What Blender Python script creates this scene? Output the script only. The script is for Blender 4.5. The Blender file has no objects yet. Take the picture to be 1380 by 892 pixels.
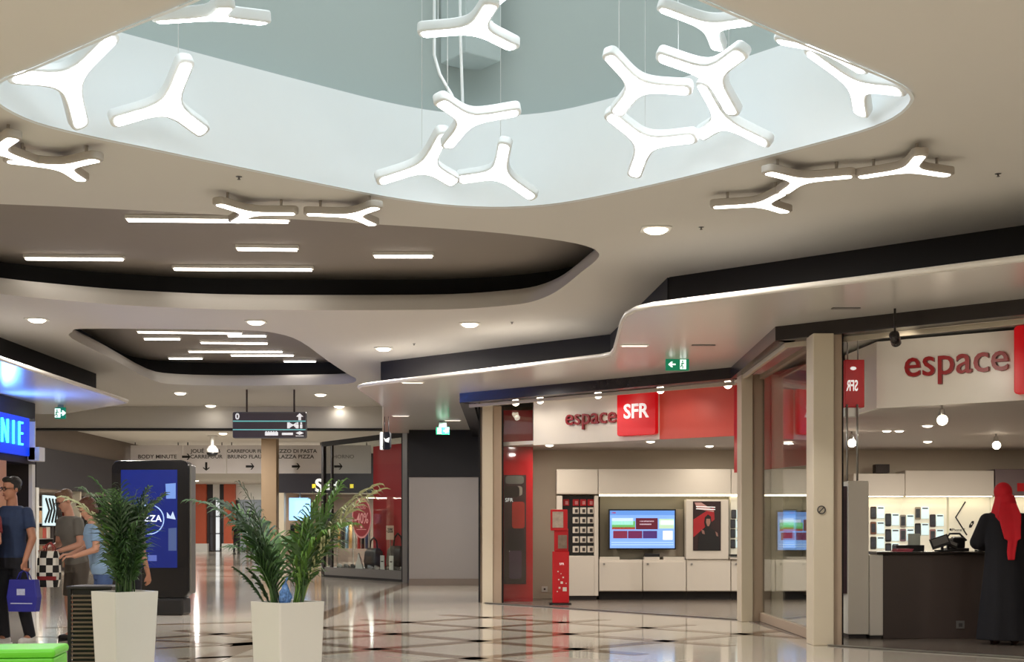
import bpy, bmesh, math, random
from mathutils import Vector, Matrix, noise
random.seed(7)
SC = bpy.context.scene
COL = SC.collection
PI = math.pi

# ------------------------------------------------------------------ camera
F, CX, HY, CAMH = 1850.0, 690.0, 715.0, 1.2      # focal length / horizon in photo pixels, eye height
cam = bpy.data.objects.new('camera', bpy.data.cameras.new('camera'))
COL.objects.link(cam)
cam.location = (0, 0, CAMH)
cam.rotation_euler = (PI / 2, 0, 0)
cam.data.sensor_fit = 'HORIZONTAL'
cam.data.sensor_width = 36
cam.data.lens = 36 * F / 1380
cam.data.shift_y = (HY - 446) / 1380
cam.data.clip_end = 300
SC.camera = cam

# ------------------------------------------------------------------ world and exposure
w = bpy.data.worlds.new('sky')
SC.world = w
w.use_nodes = True
bg = w.node_tree.nodes['Background']
bg.inputs['Color'].default_value = (0.84, 0.90, 0.93, 1)
bg.inputs['Strength'].default_value = 4.2
SC.view_settings.view_transform = 'Standard'
SC.view_settings.look = 'None'
SC.view_settings.exposure = 0.0
SC.view_settings.gamma = 1.0
SC.view_settings.use_curve_mapping = False
try:
    SC.cycles.use_denoising = True
    SC.cycles.max_bounces = 7
    SC.cycles.diffuse_bounces = 4
    SC.cycles.sample_clamp_indirect = 4.0
    SC.cycles.caustics_reflective = False
    SC.cycles.caustics_refractive = False
except Exception:
    pass

# ------------------------------------------------------------------ pixel -> place
def ray(px, py):
    return Vector(((px - CX) / F, 1.0, (HY - py) / F))
def at(px, py, d):                       # pixel at depth d (metres along the view axis)
    r = ray(px, py)
    return Vector((r.x * d, d, CAMH + r.z * d))
def on_z(px, py, z):                     # pixel on the horizontal plane z
    r = ray(px, py)
    d = (z - CAMH) / r.z
    return Vector((r.x * d, d, z))
def on_wall(px, py, A, B):               # pixel on the vertical plane through plan points A, B
    r = ray(px, py)
    n = Vector((B[1] - A[1], -(B[0] - A[0])))
    d = (n.x * A[0] + n.y * A[1]) / (n.x * r.x + n.y * 1.0)
    return Vector((r.x * d, d, CAMH + r.z * d))

# ------------------------------------------------------------------ materials
def s2l(v):
    v /= 255.0
    return v / 12.92 if v <= 0.04045 else ((v + 0.055) / 1.055) ** 2.4
MATS = {}
def mat(name, rgb, rough=0.5, metal=0.0, emit=None, estr=0.0, var=0.06, scale=6.0, bump=0.0, trans=0.0, alpha=1.0, coat=0.0, spec=0.5):
    if name in MATS:
        return MATS[name]
    m = bpy.data.materials.new(name)
    m.use_nodes = True
    nt = m.node_tree
    b = nt.nodes['Principled BSDF']
    col = tuple(s2l(c) for c in rgb)
    tc = nt.nodes.new('ShaderNodeTexCoord')
    nz = nt.nodes.new('ShaderNodeTexNoise')
    nz.inputs['Scale'].default_value = scale
    nz.inputs['Detail'].default_value = 4
    nt.links.new(tc.outputs['Object'], nz.inputs['Vector'])
    mx = nt.nodes.new('ShaderNodeMix')
    mx.data_type = 'RGBA'
    mx.inputs['A'].default_value = tuple(c * (1 - var) for c in col) + (1,)
    mx.inputs['B'].default_value = tuple(min(1, c * (1 + var)) for c in col) + (1,)
    nt.links.new(nz.outputs['Fac'], mx.inputs['Factor'])
    nt.links.new(mx.outputs['Result'], b.inputs['Base Color'])
    b.inputs['Roughness'].default_value = rough
    b.inputs['Metallic'].default_value = metal
    b.inputs['Coat Weight'].default_value = coat
    b.inputs['Specular IOR Level'].default_value = spec
    b.inputs['Transmission Weight'].default_value = trans
    b.inputs['Alpha'].default_value = alpha
    if bump:
        bp = nt.nodes.new('ShaderNodeBump')
        bp.inputs['Strength'].default_value = bump
        bp.inputs['Distance'].default_value = 0.01
        nt.links.new(nz.outputs['Fac'], bp.inputs['Height'])
        nt.links.new(bp.outputs['Normal'], b.inputs['Normal'])
    if emit:
        b.inputs['Emission Color'].default_value = tuple(s2l(c) for c in emit) + (1,)
        b.inputs['Emission Strength'].default_value = estr
    MATS[name] = m
    return m

def glass_mat():
    m = bpy.data.materials.new('clear_glass')
    m.use_nodes = True
    nt = m.node_tree
    nt.nodes.clear()
    out = nt.nodes.new('ShaderNodeOutputMaterial')
    t = nt.nodes.new('ShaderNodeBsdfTransparent')
    t.inputs['Color'].default_value = (0.90, 0.93, 0.92, 1)
    g = nt.nodes.new('ShaderNodeBsdfGlossy')
    g.inputs['Roughness'].default_value = 0.02
    lw = nt.nodes.new('ShaderNodeLayerWeight')          # Schlick reflectance, the same from both faces of the sheet
    pw = nt.nodes.new('ShaderNodeMath')
    pw.operation = 'POWER'
    pw.inputs[1].default_value = 5.0
    fr = nt.nodes.new('ShaderNodeMath')
    fr.operation = 'MULTIPLY_ADD'
    fr.inputs[1].default_value = 0.9
    fr.inputs[2].default_value = 0.04
    nt.links.new(lw.outputs['Facing'], pw.inputs[0])
    nt.links.new(pw.outputs[0], fr.inputs[0])
    lw.inputs['Blend'].default_value = 0.5
    mx = nt.nodes.new('ShaderNodeMixShader')
    nt.links.new(fr.outputs[0], mx.inputs[0])
    nt.links.new(t.outputs[0], mx.inputs[1])
    nt.links.new(g.outputs[0], mx.inputs[2])
    nt.links.new(mx.outputs[0], out.inputs[0])
    return m
GLASS = glass_mat()

def floor_mat():
    m = bpy.data.materials.new('polished_stone')
    m.use_nodes = True
    nt = m.node_tree
    b = nt.nodes['Principled BSDF']
    tc = nt.nodes.new('ShaderNodeTexCoord')
    mp = nt.nodes.new('ShaderNodeMapping')
    mp.inputs['Rotation'].default_value = (0, 0, PI / 4)
    nt.links.new(tc.outputs['Object'], mp.inputs['Vector'])
    br = nt.nodes.new('ShaderNodeTexBrick')
    br.offset = 0.0
    br.inputs['Scale'].default_value = 1.0
    br.inputs['Brick Width'].default_value = 0.6
    br.inputs['Row Height'].default_value = 0.6
    br.inputs['Mortar Size'].default_value = 0.003
    br.inputs['Color1'].default_value = (s2l(204), s2l(196), s2l(182), 1)
    br.inputs['Color2'].default_value = (s2l(196), s2l(187), s2l(172), 1)
    br.inputs['Mortar'].default_value = (s2l(180), s2l(170), s2l(154), 1)
    nt.links.new(mp.outputs[0], br.inputs['Vector'])
    nz = nt.nodes.new('ShaderNodeTexNoise')
    nz.inputs['Scale'].default_value = 2.2
    nz.inputs['Detail'].default_value = 6
    nt.links.new(tc.outputs['Object'], nz.inputs['Vector'])
    mx = nt.nodes.new('ShaderNodeMix')
    mx.data_type = 'RGBA'
    mx.blend_type = 'MULTIPLY'
    mx.inputs['Factor'].default_value = 0.18
    nt.links.new(br.outputs['Color'], mx.inputs['A'])
    nt.links.new(nz.outputs['Color'], mx.inputs['B'])
    nt.links.new(mx.outputs['Result'], b.inputs['Base Color'])
    b.inputs['Roughness'].default_value = 0.09
    b.inputs['Specular IOR Level'].default_value = 0.55
    bp = nt.nodes.new('ShaderNodeBump')
    bp.inputs['Strength'].default_value = 0.02
    bp.inputs['Distance'].default_value = 0.01
    n2 = nt.nodes.new('ShaderNodeTexNoise')
    n2.inputs['Scale'].default_value = 1.3
    nt.links.new(tc.outputs['Object'], n2.inputs['Vector'])
    nt.links.new(n2.outputs['Fac'], bp.inputs['Height'])
    nt.links.new(bp.outputs['Normal'], b.inputs['Normal'])
    return m

def checker_mat(name, a, b_, scale):
    m = bpy.data.materials.new(name)
    m.use_nodes = True
    nt = m.node_tree
    b = nt.nodes['Principled BSDF']
    tc = nt.nodes.new('ShaderNodeTexCoord')
    ck = nt.nodes.new('ShaderNodeTexChecker')
    ck.inputs['Scale'].default_value = scale
    ck.inputs['Color1'].default_value = tuple(s2l(c) for c in a) + (1,)
    ck.inputs['Color2'].default_value = tuple(s2l(c) for c in b_) + (1,)
    nt.links.new(tc.outputs['Object'], ck.inputs['Vector'])
    nt.links.new(ck.outputs['Color'], b.inputs['Base Color'])
    b.inputs['Roughness'].default_value = 0.8
    return m

M_CEIL = mat('ceiling_paint', (218, 214, 207), 0.8, var=0.015, scale=1.5)
M_SOFFIT = mat('lacquered_soffit', (216, 212, 206), 0.22, var=0.012, scale=1.0)
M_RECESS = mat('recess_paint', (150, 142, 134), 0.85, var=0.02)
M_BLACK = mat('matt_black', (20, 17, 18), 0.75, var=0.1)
M_DARK = mat('dark_panel', (46, 40, 40), 0.5, var=0.08)
M_BEAM = mat('dark_gloss_beam', (38, 32, 31), 0.25, var=0.1)
M_WHITE = mat('white_paint', (236, 234, 228), 0.55, var=0.015)
M_WHITEG = mat('white_gloss', (228, 222, 212), 0.3, var=0.015)
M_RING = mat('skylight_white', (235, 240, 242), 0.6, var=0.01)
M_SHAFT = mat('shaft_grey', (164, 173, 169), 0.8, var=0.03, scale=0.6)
M_GREYW = mat('grey_wall', (150, 142, 136), 0.7, var=0.03, scale=2)
M_BEIGE = mat('beige_wall', (206, 194, 176), 0.7, var=0.02, scale=2)
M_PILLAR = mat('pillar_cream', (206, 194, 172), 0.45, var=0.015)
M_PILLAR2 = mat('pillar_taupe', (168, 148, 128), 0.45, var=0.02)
M_RED = mat('sign_red', (196, 16, 28), 0.35, var=0.04)
M_REDDK = mat('letter_red', (150, 22, 26), 0.35, var=0.04)
M_REDSPILL = mat('red_spill_paint', (224, 96, 84), 0.4, var=0.06, scale=0.8)  # red glow from the neighbouring logo sign put into the panel colour
M_SHOPFLOOR = mat('shop_floor_grey', (112, 102, 94), 0.25, var=0.08, scale=5)
M_STEEL = mat('brushed_steel', (170, 168, 165), 0.3, 0.9, var=0.05)
M_INLAY = mat('dark_stone_inlay', (126, 107, 89), 0.09, var=0.2, scale=8)
M_LAMPW = mat('lamp_shell_white', (235, 238, 238), 0.4, var=0.01)
M_GLOW = mat('lamp_diffuser', (255, 255, 255), 0.5, emit=(244, 250, 255), estr=12.0, var=0)
M_LAMPUNLIT = mat('lamp_shell_unlit', (178, 170, 160), 0.5, var=0.01)  # white shell of the ceiling lamps with shade put into its grey tone
M_GLOWC = mat('ceiling_lamp_diffuser', (255, 255, 255), 0.5, emit=(255, 250, 240), estr=6.0, var=0)
M_TUBE = mat('linear_diffuser', (255, 255, 255), 0.5, emit=(255, 246, 235), estr=7.0, var=0)
M_DOWN = mat('downlight_diffuser', (255, 255, 255), 0.5, emit=(255, 240, 215), estr=6.0, var=0)
M_SPOT = mat('spot_lens', (255, 255, 255), 0.4, emit=(255, 238, 210), estr=9.0, var=0)
M_BLKPL = mat('black_plastic', (22, 22, 24), 0.35, var=0.08)
M_GREYPL = mat('grey_plastic', (110, 108, 106), 0.4, var=0.05)
M_TEXTDK = mat('dark_print', (70, 66, 66), 0.6, var=0.03)
M_TEXTBK = mat('black_print', (24, 22, 22), 0.6, var=0.03)
M_TEXTWH = mat('white_print', (245, 245, 242), 0.5, emit=(255, 255, 255), estr=0.5, var=0.0)

# ------------------------------------------------------------------ mesh helpers
class MB:
    """collects shapes, then builds ONE mesh object"""
    def __init__(self):
        self.v, self.f, self.sm = [], [], []
    def add(self, vs, fs, smooth=False, M=None):
        n = len(self.v)
        for p in vs:
            p = Vector(p)
            self.v.append(M @ p if M is not None else p)
        for f in fs:
            self.f.append([i + n for i in f])
            self.sm.append(smooth)
        return self
    def box(self, a, b, M=None):
        x0, y0, z0 = a
        x1, y1, z1 = b
        vs = [(x0, y0, z0), (x1, y0, z0), (x1, y1, z0), (x0, y1, z0), (x0, y0, z1), (x1, y0, z1), (x1, y1, z1), (x0, y1, z1)]
        fs = [(0, 3, 2, 1), (4, 5, 6, 7), (0, 1, 5, 4), (1, 2, 6, 5), (2, 3, 7, 6), (3, 0, 4, 7)]
        return self.add(vs, fs, False, M)
    def cbox(self, c, s, M=None):
        return self.box([c[i] - s[i] / 2 for i in range(3)], [c[i] + s[i] / 2 for i in range(3)], M)
    def prism(self, poly, z0, z1, M=None, smooth=False):
        n = len(poly)
        vs = [(p[0], p[1], z0) for p in poly] + [(p[0], p[1], z1) for p in poly]
        self.add(vs, [tuple(range(n - 1, -1, -1)), tuple(range(n, 2 * n))], False, M)
        m = len(self.v) - 2 * n
        for i in range(n):
            j = (i + 1) % n
            self.f.append([m + i, m + j, m + n + j, m + n + i])
            self.sm.append(smooth)
        return self
    def loft(self, rings, closed=True, caps=True, smooth=True, M=None):
        n = len(rings[0])
        vs = [p for r in rings for p in r]
        fs = []
        for k in range(len(rings) - 1):
            for i in range(n if closed else n - 1):
                j = (i + 1) % n
                fs.append((k * n + i, k * n + j, (k + 1) * n + j, (k + 1) * n + i))
        self.add(vs, fs, smooth, M)
        if caps:
            m = len(self.v) - len(vs)
            self.f.append([m + i for i in range(n - 1, -1, -1)])
            self.sm.append(False)
            self.f.append([m + (len(rings) - 1) * n + i for i in range(n)])
            self.sm.append(False)
        return self
    def tube(self, pts, r, n=8, M=None):
        pts = [Vector(p) for p in pts]
        rs = r if isinstance(r, (list, tuple)) else [r] * len(pts)
        rings = []
        up = Vector((0, 0, 1))
        t0 = (pts[1] - pts[0]).normalized()
        if abs(t0.z) > 0.9:
            up = Vector((0, 1, 0))
        for i, p in enumerate(pts):
            t = (pts[min(i + 1, len(pts) - 1)] - pts[max(i - 1, 0)]).normalized()
            a = t.cross(up)
            if a.length < 1e-4:
                a = t.cross(Vector((1, 0, 0)))
            a.normalize()
            b = t.cross(a).normalized()
            up = -b if (-b).dot(up) > 0 else b
            a = t.cross(up).normalized()
            b = a.cross(t).normalized()
            rings.append([p + a * math.cos(2 * PI * k / n) * rs[i] + b * math.sin(2 * PI * k / n) * rs[i] for k in range(n)])
        return self.loft(rings, M=M)
    def ball(self, c, r, nu=14, nv=9, M=None):
        c = Vector(c)
        r = (r, r, r) if not isinstance(r, (list, tuple)) else r
        rings = []
        for k in range(nv + 1):
            a = -PI / 2 + PI * (0.02 + 0.96 * k / nv)
            rings.append([c + Vector((r[0] * math.cos(a) * math.cos(2 * PI * i / nu), r[1] * math.cos(a) * math.sin(2 * PI * i / nu), r[2] * math.sin(a))) for i in range(nu)])
        return self.loft(rings, M=M)
    def lathe(self, prof, n=20, M=None):
        return self.loft([[(r * math.cos(2 * PI * i / n), r * math.sin(2 * PI * i / n), z) for i in range(n)] for r, z in prof], M=M)
    def build(self, name, m, parent=None, world=False, bevel=0.0, seg=2):
        me = bpy.data.meshes.new(name)
        me.from_pydata([tuple(p) for p in self.v], [], self.f)
        me.polygons.foreach_set('use_smooth', self.sm)
        bm = bmesh.new()
        bm.from_mesh(me)
        bmesh.ops.recalc_face_normals(bm, faces=bm.faces)
        if bevel:
            es = [e for e in bm.edges if len(e.link_faces) == 2 and e.calc_face_angle(0) > 0.6]
            bmesh.ops.bevel(bm, geom=es, offset=bevel, segments=seg, affect='EDGES', profile=0.5, clamp_overlap=True)
        bm.to_mesh(me)
        bm.free()
        me.materials.append(m)
        return link(name, me, parent, world)

def world_of(o):
    return (world_of(o.parent) @ o.matrix_parent_inverse @ o.matrix_basis) if o.parent else o.matrix_basis.copy()
def link(name, me, parent=None, world=False):
    o = bpy.data.objects.new(name, me)
    COL.objects.link(o)
    if parent:
        o.parent = parent
        if world:
            o.matrix_parent_inverse = world_of(parent).inverted()
    return o
def tag(o, label, cat, group=None, kind=None):
    if label:
        o['label'] = label
    if cat:
        o['category'] = cat
    if group:
        o['group'] = group
    if kind:
        o['kind'] = kind
    return o
def struct(o, label=None):
    o['kind'] = 'structure'
    if label:
        o['label'] = label
    return o
def thing(name, label, cat, loc=(0, 0, 0), rz=0.0, group=None):
    o = bpy.data.objects.new(name, None)
    o.empty_display_size = 0.1
    COL.objects.link(o)
    o.location = loc
    o.rotation_euler = (0, 0, rz)
    return tag(o, label, cat, group)
def copy_tree(o, parent=None):
    c = o.copy()
    COL.objects.link(c)
    c.parent = parent
    c.matrix_parent_inverse = o.matrix_parent_inverse.copy()
    for ch in o.children:
        copy_tree(ch, c)
    return c
def cyl(name, m, p0, p1, r, parent=None, world=False, n=10):
    return MB().tube([p0, p1], r, n).build(name, m, parent, world)
def frame(o, u, n):                     # matrix: local x = u, local y = up, local z = n (towards the reader)
    u = Vector(u).normalized()
    n = Vector(n).normalized()
    v = n.cross(u).normalized()
    return Matrix(((u.x, v.x, n.x, o[0]), (u.y, v.y, n.y, o[1]), (u.z, v.z, n.z, o[2]), (0, 0, 0, 1)))
def text(name, s, size, m, M, parent=None, depth=0.006, bold=0.0, align='CENTER', sx=1.0, shear=0.0):
    cu = bpy.data.curves.new(name, 'FONT')
    cu.body = s
    cu.size = size
    cu.extrude = depth / 2
    cu.offset = bold
    cu.align_x = align
    cu.align_y = 'CENTER'
    cu.resolution_u = 3
    cu.shear = shear
    tmp = bpy.data.objects.new(name, cu)
    COL.objects.link(tmp)
    bpy.context.view_layer.update()
    me = bpy.data.meshes.new_from_object(tmp.evaluated_get(bpy.context.evaluated_depsgraph_get()))
    bpy.data.objects.remove(tmp)
    me.name = name
    me.transform(M @ Matrix.Diagonal((sx, 1, 1, 1)))
    me.materials.clear()
    me.materials.append(m)
    return link(name, me, parent, True)
def flat(name, pts, m, M, parent, depth=0.006):     # small flat polygon in a frame
    return MB().prism(pts, 0, depth, M).build(name, m, parent, True)
def rrect(x0, y0, x1, y1, r, n=5):
    out = []
    for cx, cy, a0 in ((x1 - r, y0 + r, -90), (x1 - r, y1 - r, 0), (x0 + r, y1 - r, 90), (x0 + r, y0 + r, 180)):
        for k in range(n + 1):
            a = math.radians(a0 + 90 * k / n)
            out.append((cx + r * math.cos(a), cy + r * math.sin(a)))
    return out
def smooth_loop(pts, n=4):
    pts = [Vector(p) for p in pts]
    L = len(pts)
    out = []
    for i in range(L):
        p0, p1, p2, p3 = pts[i - 1], pts[i], pts[(i + 1) % L], pts[(i + 2) % L]
        for k in range(n):
            t = k / n
            out.append(0.5 * ((2 * p1) + (-p0 + p2) * t + (2 * p0 - 5 * p1 + 4 * p2 - p3) * t * t + (-p0 + 3 * p1 - 3 * p2 + p3) * t ** 3))
    return out
def area_sign(p):
    return sum(p[i][0] * p[(i + 1) % len(p)][1] - p[(i + 1) % len(p)][0] * p[i][1] for i in range(len(p)))
def offset_loop(p, d):                   # outward offset, smoothed normals
    s = 1 if area_sign(p) > 0 else -1
    out = []
    n = len(p)
    for i in range(n):
        a, b = p[(i - 2) % n], p[(i + 2) % n]
        t = Vector((b[0] - a[0], b[1] - a[1]))
        t.normalize()
        out.append(Vector((p[i][0] + s * t.y * d, p[i][1] - s * t.x * d)))
    return out
def add_light(name, kind, loc, power, color, size, parent=None, direction=(0, 0, -1), spot=None, blend=0.5):
    ld = bpy.data.lights.new(name, kind)
    ld.energy = power
    ld.color = color
    if kind == 'AREA':
        ld.shape = 'DISK'
        ld.size = size
    else:
        ld.shadow_soft_size = size
    if kind == 'SPOT':
        ld.spot_size = spot
        ld.spot_blend = blend
    o = bpy.data.objects.new(name, ld)
    COL.objects.link(o)
    o.location = loc
    o.rotation_euler = Vector(direction).to_track_quat('-Z', 'Y').to_euler()
    if parent:
        o.parent = parent
        o.matrix_parent_inverse = world_of(parent).inverted()
    return o
WARM = (1.0, 0.90, 0.76)
NEUT = (1.0, 0.95, 0.885)
COOL = (0.93, 0.97, 1.0)

# ================================================================== THE SETTING
ZC = 4.0          # ceiling
ZS = 3.4          # canopy soffit
ZH = 3.9          # ceiling of the hall beyond
# ---- floor
fl = struct(MB().box((-30, -9, -0.1), (22, 92, 0)).build('floor', floor_mat()))
def strip(a, b, wd=0.22):
    a, b = Vector((a[0], a[1], 0)), Vector((b[0], b[1], 0))
    t = (b - a).normalized()
    n = Vector((-t.y, t.x, 0)) * wd / 2
    MB().add([a - n, b - n, b + n, a + n, *[p + Vector((0, 0, .002)) for p in (a - n, b - n, b + n, a + n)]],
             [(4, 5, 6, 7), (0, 1, 5, 4), (1, 2, 6, 5), (2, 3, 7, 6), (3, 0, 4, 7)]).build('inlay_strip', M_INLAY, fl)
g0 = on_z(645, 864, 0)                     # a crossing of the diamond pattern
def dia(i, j, s=1.43):
    return (g0.x + (i - j) * s * 0.7071, g0.y + (i + j) * s * 0.7071)
for j in range(-1, 3):
    strip(dia(-1.6, j), dia(2.6, j))
    strip(dia(j, -1.6), dia(j, 2.6))
a, b = on_z(438, 829, 0), on_z(514, 800, 0)
strip(a - (b - a) * 1.2, b + (b - a) * 3, 0.3)
for px, py, qx, qy in ((60, 846, 345, 838), (40, 857, 336, 868), (210, 874, 345, 866), (240, 888, 340, 884)):
    strip(on_z(px, py, 0), on_z(qx, qy, 0), 0.16)
for d in (36, 41, 47, 54):
    strip((-16, d), (-4.6, d), 0.3)

# ---- ceiling with three openings
RIM = [(-1.68, 7.24), (-2.25, 7.72), (-2.9, 8.3), (-3.12, 8.47), (-3.26, 8.65), (-3.34, 8.9), (-3.35, 9.1), (-3.26, 9.4), (-3.04, 9.68), (-2.7, 10.0), (-2.21, 10.46), (-1.6, 11.02), (-1.05, 11.5), (-0.6, 11.77), (-0.18, 11.87), (0.25, 11.8), (0.68, 11.52), (1.35, 10.88), (1.99, 10.15), (2.42, 9.63), (2.58, 9.3), (2.6, 8.95), (2.53, 8.74), (2.38, 8.54), (2.13, 8.3), (1.74, 7.94), (1.29, 7.51), (0.85, 7.08), (0.45, 6.72), (0.05, 6.45), (-0.38, 6.35), (-0.8, 6.48), (-1.2, 6.8)]
def px_loop(pts, z=ZC):
    return [(on_z(x, y, z).x, on_z(x, y, z).y) for x, y in pts]
SKY_LOOP = smooth_loop(RIM, 3)
REC_A = smooth_loop(px_loop([(-260, 268), (0, 275), (235, 286), (470, 300), (640, 311), (740, 322), (788, 331), (806, 340), (804, 350), (783, 367), (762, 384), (742, 397), (715, 407), (680, 412), (600, 417), (450, 418), (300, 417), (180, 412), (100, 406), (0, 396), (-150, 373), (-280, 325)]), 3)
REC_B = smooth_loop(px_loop([(112, 443), (220, 443.5), (330, 445), (372, 449), (405, 460), (440, 485), (470, 505), (480, 511), (468, 517), (400, 519), (310, 519.5), (240, 518), (205, 512), (150, 483), (97, 456), (98, 447)]), 3)
bm = bmesh.new()
for loop in ([(-14, -9), (14, -9), (14, 31), (-14, 31)], SKY_LOOP, REC_A, REC_B):
    vs = [bm.verts.new((p[0], p[1], ZC)) for p in loop]
    for i in range(len(vs)):
        bm.edges.new((vs[i - 1], vs[i]))
bmesh.ops.triangle_fill(bm, edges=bm.edges[:], use_beauty=True, use_dissolve=False)
me = bpy.data.meshes.new('ceiling')
for f in bm.faces:
    if f.normal.z > 0:
        f.normal_flip()
bm.to_mesh(me)
bm.free()
me.materials.append(M_CEIL)
ceil = struct(link('ceiling', me))
def band(name, loops_z, m, parent, smooth=True):
    return MB().loft([[(p[0], p[1], z) for p in lp] for lp, z in loops_z], caps=False, smooth=smooth).build(name, m, parent)
# skylight: white ring, then the wider grey shaft
ring = band('skylight_ring', [(SKY_LOOP, ZC), (SKY_LOOP, ZC + 0.79)], M_RING, ceil)
band('ring_edge', [(offset_loop(SKY_LOOP, -.012), ZC - .012), (offset_loop(SKY_LOOP, .012), ZC - .012)], M_RING, ceil)
SH = offset_loop(SKY_LOOP, 0.42)
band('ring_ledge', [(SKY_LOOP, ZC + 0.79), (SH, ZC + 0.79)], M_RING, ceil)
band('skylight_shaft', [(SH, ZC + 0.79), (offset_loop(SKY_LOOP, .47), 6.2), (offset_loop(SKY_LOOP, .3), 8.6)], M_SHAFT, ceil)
for yy in (7.6, 9.2, 10.8):
    MB().box((-4, yy - .05, 8.5), (3.4, yy + .05, 8.62)).build('roof_bar', M_SHAFT, ceil)
for xx in (-2.3, -.4, 1.5):
    MB().box((xx - .05, 5.8, 8.5), (xx + .05, 12.6, 8.62)).build('roof_bar', M_SHAFT, ceil)
c = at(640, 88, 12.05)
Mx = Matrix.Translation((c.x - .04, 12.12, 0)) @ Matrix.Rotation(math.radians(38), 4, 'Z')
MB().box((-.19, -.19, 5.33), (.19, .19, 8.5), Mx).build('service_box', mat('service_box_grey', (176, 186, 184), .7), ceil, bevel=.01)
# recessed troughs
def trough(loop, back):
    lip1, lip2 = offset_loop(loop, .04), offset_loop(loop, .10)
    band('recess_upstand', [(loop, ZC), (lip1, ZC + .12), (lip2, ZC + .21), (offset_loop(loop, .14), ZC + .215)], M_CEIL, ceil)
    ob = offset_loop(loop, back)
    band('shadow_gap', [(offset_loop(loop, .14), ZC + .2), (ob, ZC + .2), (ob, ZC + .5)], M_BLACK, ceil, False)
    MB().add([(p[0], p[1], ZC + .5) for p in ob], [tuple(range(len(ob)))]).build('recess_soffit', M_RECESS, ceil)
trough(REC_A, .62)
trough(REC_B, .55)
# ---- outer walls of the hall (behind and beside the camera)
struct(MB().box((-14.2, -9.2, 0), (14.2, -9, 4.1)).build('wall_rear', M_BEIGE))
struct(MB().box((-14.2, -9, 0), (-14, 31, 4.1)).build('wall_left', M_BEIGE))
struct(MB().box((14, -9, 0), (14.2, 31, 4.1)).build('wall_right', M_BEIGE))
# ---- bulkhead at the end of the ceiling and the hall beyond
bh = struct(MB().box((-14, 31, 3.5), (14, 31.3, 4.1)).build('trim_1', M_CEIL), 'cream bulkhead at the end of the main ceiling')
MB().box((-14, 30.97, 3.47), (-2.3, 31.33, 3.51)).build('black_strip', M_BLACK, bh)  # matt black strip along the lower edge of the bulkhead
struct(MB().box((-30, 31.3, ZH), (22, 92, ZH + .1)).build('ceiling_far', M_CEIL))
struct(MB().box((-30.2, 30, 0), (-30, 92, 4.1)).build('wall_far_left', M_BEIGE))
struct(MB().box((21, 30, 0), (21.2, 92, 4.1)).build('wall_far_right', M_BEIGE))

# ---- canopies over the shop fronts
def poly_slab(name, pts, z0, z1, m, parent=None):
    return MB().prism(pts, z0, z1).build(name, m, parent)
EDGE_R = [(7.4, 8.5)] + [(p.x, p.y) for p in (on_z(x, y, ZS) for x, y in ((1380, 353), (1150, 382), (960, 405), (880, 415), (858, 420), (845, 427), (839, 437), (834, 455), (829, 473), (824, 480), (810, 483), (700, 496.5), (560, 513), (505, 519.5), (488, 522), (484, 524), (487, 528), (517, 548)))] + [(-2.9, 30.98)]
cr = struct(poly_slab('trim_2', EDGE_R + [(13.95, 30.98), (13.95, 8.5)], ZS, ZS + .06, M_SOFFIT), 'glossy cream canopy above the red phone shop')
MB().tube([(p[0], p[1], ZS + .03) for p in EDGE_R], .028, 8).build('edge_bead', M_WHITEG, cr)
def wall_path(name, pts, z0, z1, m, parent=None, th=.05):
    mb = MB()
    for a, b in zip(pts[:-1], pts[1:]):
        a, b = Vector((a[0], a[1], 0)), Vector((b[0], b[1], 0))
        n = Vector((-(b - a).y, (b - a).x, 0)).normalized() * th
        mb.add([p + Vector((0, 0, z)) for z in (z0, z1) for p in (a, b, b + n, a + n)],
               [(0, 1, 2, 3), (4, 5, 6, 7), (0, 1, 5, 4), (1, 2, 6, 5), (2, 3, 7, 6), (3, 0, 4, 7)])
    return mb.build(name, m, parent)
wall_path('black_wall', [(7.6, 10.1), (4.71, 12.63), (1.77, 15.2), (1.45, 19.6), (-2.13, 22.8), (-2.1, 30.9)], ZS + .06, ZC, M_BLACK, cr)  # matt black wall between the canopy and the ceiling
cl = struct(poly_slab('trim_3', [(-6.66, 9), (-6.62, 23.2), (-6.63, 23.65), (-6.75, 23.85), (-8.45, 25.9), (-13.95, 26), (-13.95, 9)], ZS, ZS + .06, M_SOFFIT), 'glossy canopy above the shop with the blue neon sign')
MB().tube([(-6.66, 9, ZS + .035), (-6.62, 23.2, ZS + .035), (-6.63, 23.65, ZS + .035), (-6.75, 23.85, ZS + .035)], .03, 8).build('edge_bead', M_WHITEG, cl)
wall_path('black_wall', [(-7.4, 9), (-7.42, 24.5), (-13.9, 25.4)], ZS + .06, ZC, M_BLACK, cl)

# ================================================================== LAMPS
def y_outline(R, w, rc, n=5):
    pts = []
    t = 2 * (.866 * rc - w)
    p0, p1, p2 = Vector((.5 * rc, -.866 * rc)), Vector((.5 * rc + .866 * t, -w)), Vector((max(.5 * R, .5 * rc + 1.9 * t), -w))
    half = [p0 * (1 - u) ** 2 + p1 * 2 * u * (1 - u) + p2 * u * u for u in (0, .2, .4, .6, .8, 1)]     # fillet from the crotch to the flank
    r = w * .75
    for j in range(n + 1):
        b = -PI / 2 + (PI / 2) * j / n
        half.append(Vector((R - r + r * math.cos(b), -(w - r) + r * math.sin(b))))
    loc = half + [Vector((p.x, -p.y)) for p in reversed(half[1:])]
    for k in range(3):
        a = math.radians(90 + 120 * k)
        for p in loc:
            pts.append((p.x * math.cos(a) - p.y * math.sin(a), p.x * math.sin(a) + p.y * math.cos(a)))
    return pts
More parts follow.
